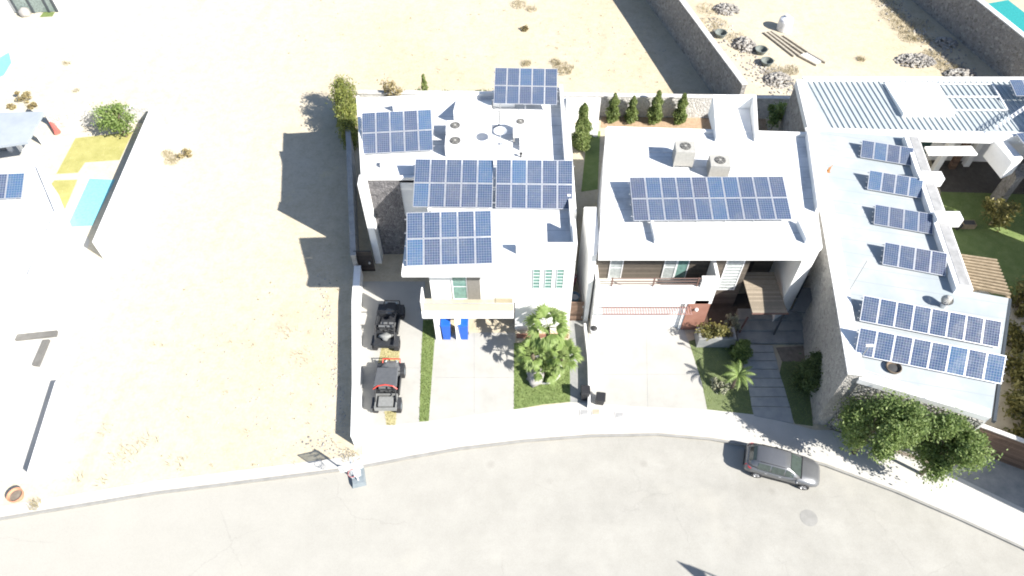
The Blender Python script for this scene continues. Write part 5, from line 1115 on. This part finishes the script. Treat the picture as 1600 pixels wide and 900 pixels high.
def buggy(label, loc, rz, cage, roof):
    t = thing('off_road_buggy', label, 'off-road vehicle', loc, rz, 'off-road buggies beside the boundary wall')
    for s in (-1, 1):
        for yy in (-1.12, 1.15): wheel(t, s * .64, yy, .36, .28, 'black' if not roof else 'tank', True)
    tub = MB(); tub.hexa([(-.5, -1.0, .35), (.5, -1.0, .35), (.5, .7, .35), (-.5, .7, .35)], [(-.62, -1.0, .62), (.62, -1.0, .62), (.6, .75, .62), (-.6, .75, .62)]).build('chassis', M['utvblack'], t)
    hood = loft([[(-.5, y, .55), (-w, y, h), (-w * .6, y, h + .06), (w * .6, y, h + .06), (w, y, h), (.5, y, .55)] for y, w, h in ((.6, .6, .98), (1.0, .56, .92), (1.4, .42, .80), (1.62, .3, .68))]); hood.build('hood', M['utvblack'] if not roof else M['utvgrey'], t)
    for s in (-1, 1):
        MB().hexa([(s * .5, .75, .74), (s * .8, .75, .74), (s * .78, 1.5, .72), (s * .45, 1.5, .7)], [(s * .5, .8, .84), (s * .8, .85, .80), (s * .76, 1.4, .78), (s * .45, 1.45, .78)]).build('front_fender', M['utvblack'], t)
        MB().hexa([(s * .55, -1.5, .76), (s * .82, -1.5, .76), (s * .82, -.8, .76), (s * .55, -.8, .76)], [(s * .55, -1.45, .86), (s * .8, -1.4, .82), (s * .8, -.85, .84), (s * .55, -.85, .88)]).build('rear_fender', M['utvblack'], t)
        MB().box(s * .24 - .2, s * .24 + .2, -.35, .12, .62, .82).hexa([(s * .24 - .2, -.42, .8), (s * .24 + .2, -.42, .8), (s * .24 + .2, -.28, .8), (s * .24 - .2, -.28, .8)], [(s * .24 - .17, -.58, 1.35), (s * .24 + .17, -.58, 1.35), (s * .24 + .17, -.46, 1.35), (s * .24 - .17, -.46, 1.35)]).build('seat', M['utvgrey'], t)
        MB().hexa([(s * .60, -.5, .45), (s * .64, -.5, .45), (s * .64, .6, .45), (s * .60, .6, .45)], [(s * .62, -.55, .92), (s * .66, -.55, .92), (s * .66, .65, .86), (s * .62, .65, .86)]).build('door', M['utvblack'], t)
        MB().tube((s * .35, 1.5, .78), (s * .28, 1.62, .76), .06, n=10).build('headlight', M['lightglass'], t)
    MB().lathe([(.16, 0), (.18, .02), (.16, .03)], (.24, .32, 1.05), 16).tube((.24, .32, 1.05), (.24, .6, .95), .02).build('steering_wheel', M['black'], t)
    cg = MB()
    for s in (-1, 1):
        cg.path([(s * .58, .78, .95), (s * .54, .35, 1.62), (s * .54, -.62, 1.66), (s * .58, -1.25, .95)], .034, 8); cg.tube((s * .54, -.62, 1.66), (s * .6, -.6, .6), .03, n=8)
    for y, z in ((.35, 1.62), (-.62, 1.66)): cg.tube((-.54, y, z), (.54, y, z), .034, n=8)
    cg.tube((-.58, .78, .95), (.58, .78, .95), .03, n=8).tube((-.5, -.62, 1.3), (.5, -.62, 1.3), .03, n=8); cg.build('roll_cage', M[cage], t)
    bd = MB(); bd.box(-.56, .56, -1.62, -.72, .72, .77)
    for a, b, c, d in ((-.6, -.54, -1.64, -.7), (.54, .6, -1.64, -.7), (-.54, .54, -1.64, -1.58), (-.54, .54, -.76, -.70)): bd.box(a, b, c, d, .72, 1.0)
    bd.build('cargo_bed', M['bedgrey'] if roof else M['utvblack'], t)
    if roof:
        rf = MB(); rf.hexa([(-.64, -.66, 1.69), (.64, -.66, 1.69), (.6, .62, 1.64), (-.6, .62, 1.64)], [(-.60, -.62, 1.77), (.60, -.62, 1.77), (.55, .56, 1.71), (-.55, .56, 1.71)]); rf.build('roof_panel', M['roofblack'], t)
        br = MB().path([(-.66, -.76, 1.6), (-.42, -.66, 1.76), (0, -.60, 1.80), (.42, -.66, 1.76), (.66, -.76, 1.6)], .035, 8); br.build('rear_bar', M['redpaint'], t); MB().path([(-.5, 1.5, .7), (-.5, 1.72, .8), (.5, 1.72, .8), (.5, 1.5, .7)], .035, 8).build('bull_bar', M['redpaint'], t)
        MB().box(-.4, .4, -1.5, -.9, .78, 1.02).build('cargo_cover', M['bedgrey'], t)
    else:
        MB().lump((0, -.95, .95), (.38, .28, .16), random.Random(4), .35, 2).build('spare_cover', M['bedgrey'], t, smooth=True); MB().lump((0, .75, 1.0), (.3, .2, .1), random.Random(6), .3, 2).build('dash_pad', M['utvgrey'], t, smooth=True)
        MB().path([(-.5, 1.5, .6), (-.45, 1.75, .75), (.45, 1.75, .75), (.5, 1.5, .6)], .03, 8).build('bull_bar', M['black'], t)
    return t
x, y = at(609, 518); b1_ = buggy('open black off-road buggy without roof, nearer the house', (x, y, .012), R(-2), 'black', False); b1_.scale = (1.14, 1.15, 1.12)
x, y = at(610, 612); b2_ = buggy('off-road buggy with black roof and red frame, nearer the street', (x, y, .012), R(0), 'black', True); b2_.scale = (1.14, 1.12, 1.14)
# ------------------------------------------------------------------ unseen lamp shape, added for its wedge shadow at the bottom edge
x, y = at(1066, 879, 0); lx, ly = x + 1.03 * 7.8, y - .67 * 7.8
t = thing('street_lamp', 'street lamp across the road whose shadow reaches the bottom edge', 'street lamp', (lx + 1.6, ly - .6, -.13))
MB().tube((0, 0, 0), (0, 0, 7.6), .09, .06, 10).tube((0, 0, 7.6), (-1.1, .4, 7.95), .05, .04, 8).build('pole', M['gateblack'], t)  # pole of the unseen shadow caster
MB().hexa([(-1.75, .65, 7.9), (-.9, -.2, 7.9), (0, -.5, 7.9), (-.4, .15, 7.9)], [(-1.7, .62, 8.02), (-.9, -.15, 8.05), (0, -.42, 8.05), (-.45, .12, 8.02)]).build('lamp_head', M['acgrey'], t)
# ------------------------------------------------------------------ light and camera
az = math.atan2(-.67, 1.03); el = math.atan(1 / math.hypot(1.03, .67))
sd = Vector((math.cos(el) * math.cos(az), math.cos(el) * math.sin(az), math.sin(el)))
L_ = bpy.data.lights.new('sun', 'SUN'); L_.energy = 4.6; L_.angle = R(.5); L_.color = (1, .955, .88)
lo = bpy.data.objects.new('sun', L_); COL.objects.link(lo); lo.rotation_euler = (-sd).to_track_quat('-Z', 'Y').to_euler(); lo.location = (0, 0, 80)
w_ = bpy.data.worlds.new('World'); S.world = w_; w_.use_nodes = True; nt = w_.node_tree
sk_ = nt.nodes.new('ShaderNodeTexSky'); sk_.sky_type = 'NISHITA'; sk_.sun_disc = False; sk_.sun_elevation = el; sk_.sun_rotation = math.pi / 2 - az; sk_.altitude = 1100; sk_.dust_density = 1.5
nt.links.new(sk_.outputs[0], nt.nodes['Background'].inputs['Color']); nt.nodes['Background'].inputs['Strength'].default_value = .075
cam = bpy.data.cameras.new('camera'); cam.lens = FPX / 1600 * 36; cam.sensor_width = 36; cam.clip_start = .5; cam.clip_end = 2000
co = bpy.data.objects.new('camera', cam); COL.objects.link(co); co.location = (0, 0, CH); co.rotation_euler = (math.pi / 2 - PIT, 0, 0)
S.camera = co
S.view_settings.view_transform = 'Standard'; S.view_settings.look = 'None'; S.view_settings.gamma = 1; S.view_settings.use_curve_mapping = False
S.view_settings.exposure = 1.35
S.cycles.filter_width = 1.9; S.cycles.max_bounces = 6; S.cycles.use_denoising = True
S.render.resolution_x = 1024; S.render.resolution_y = 576
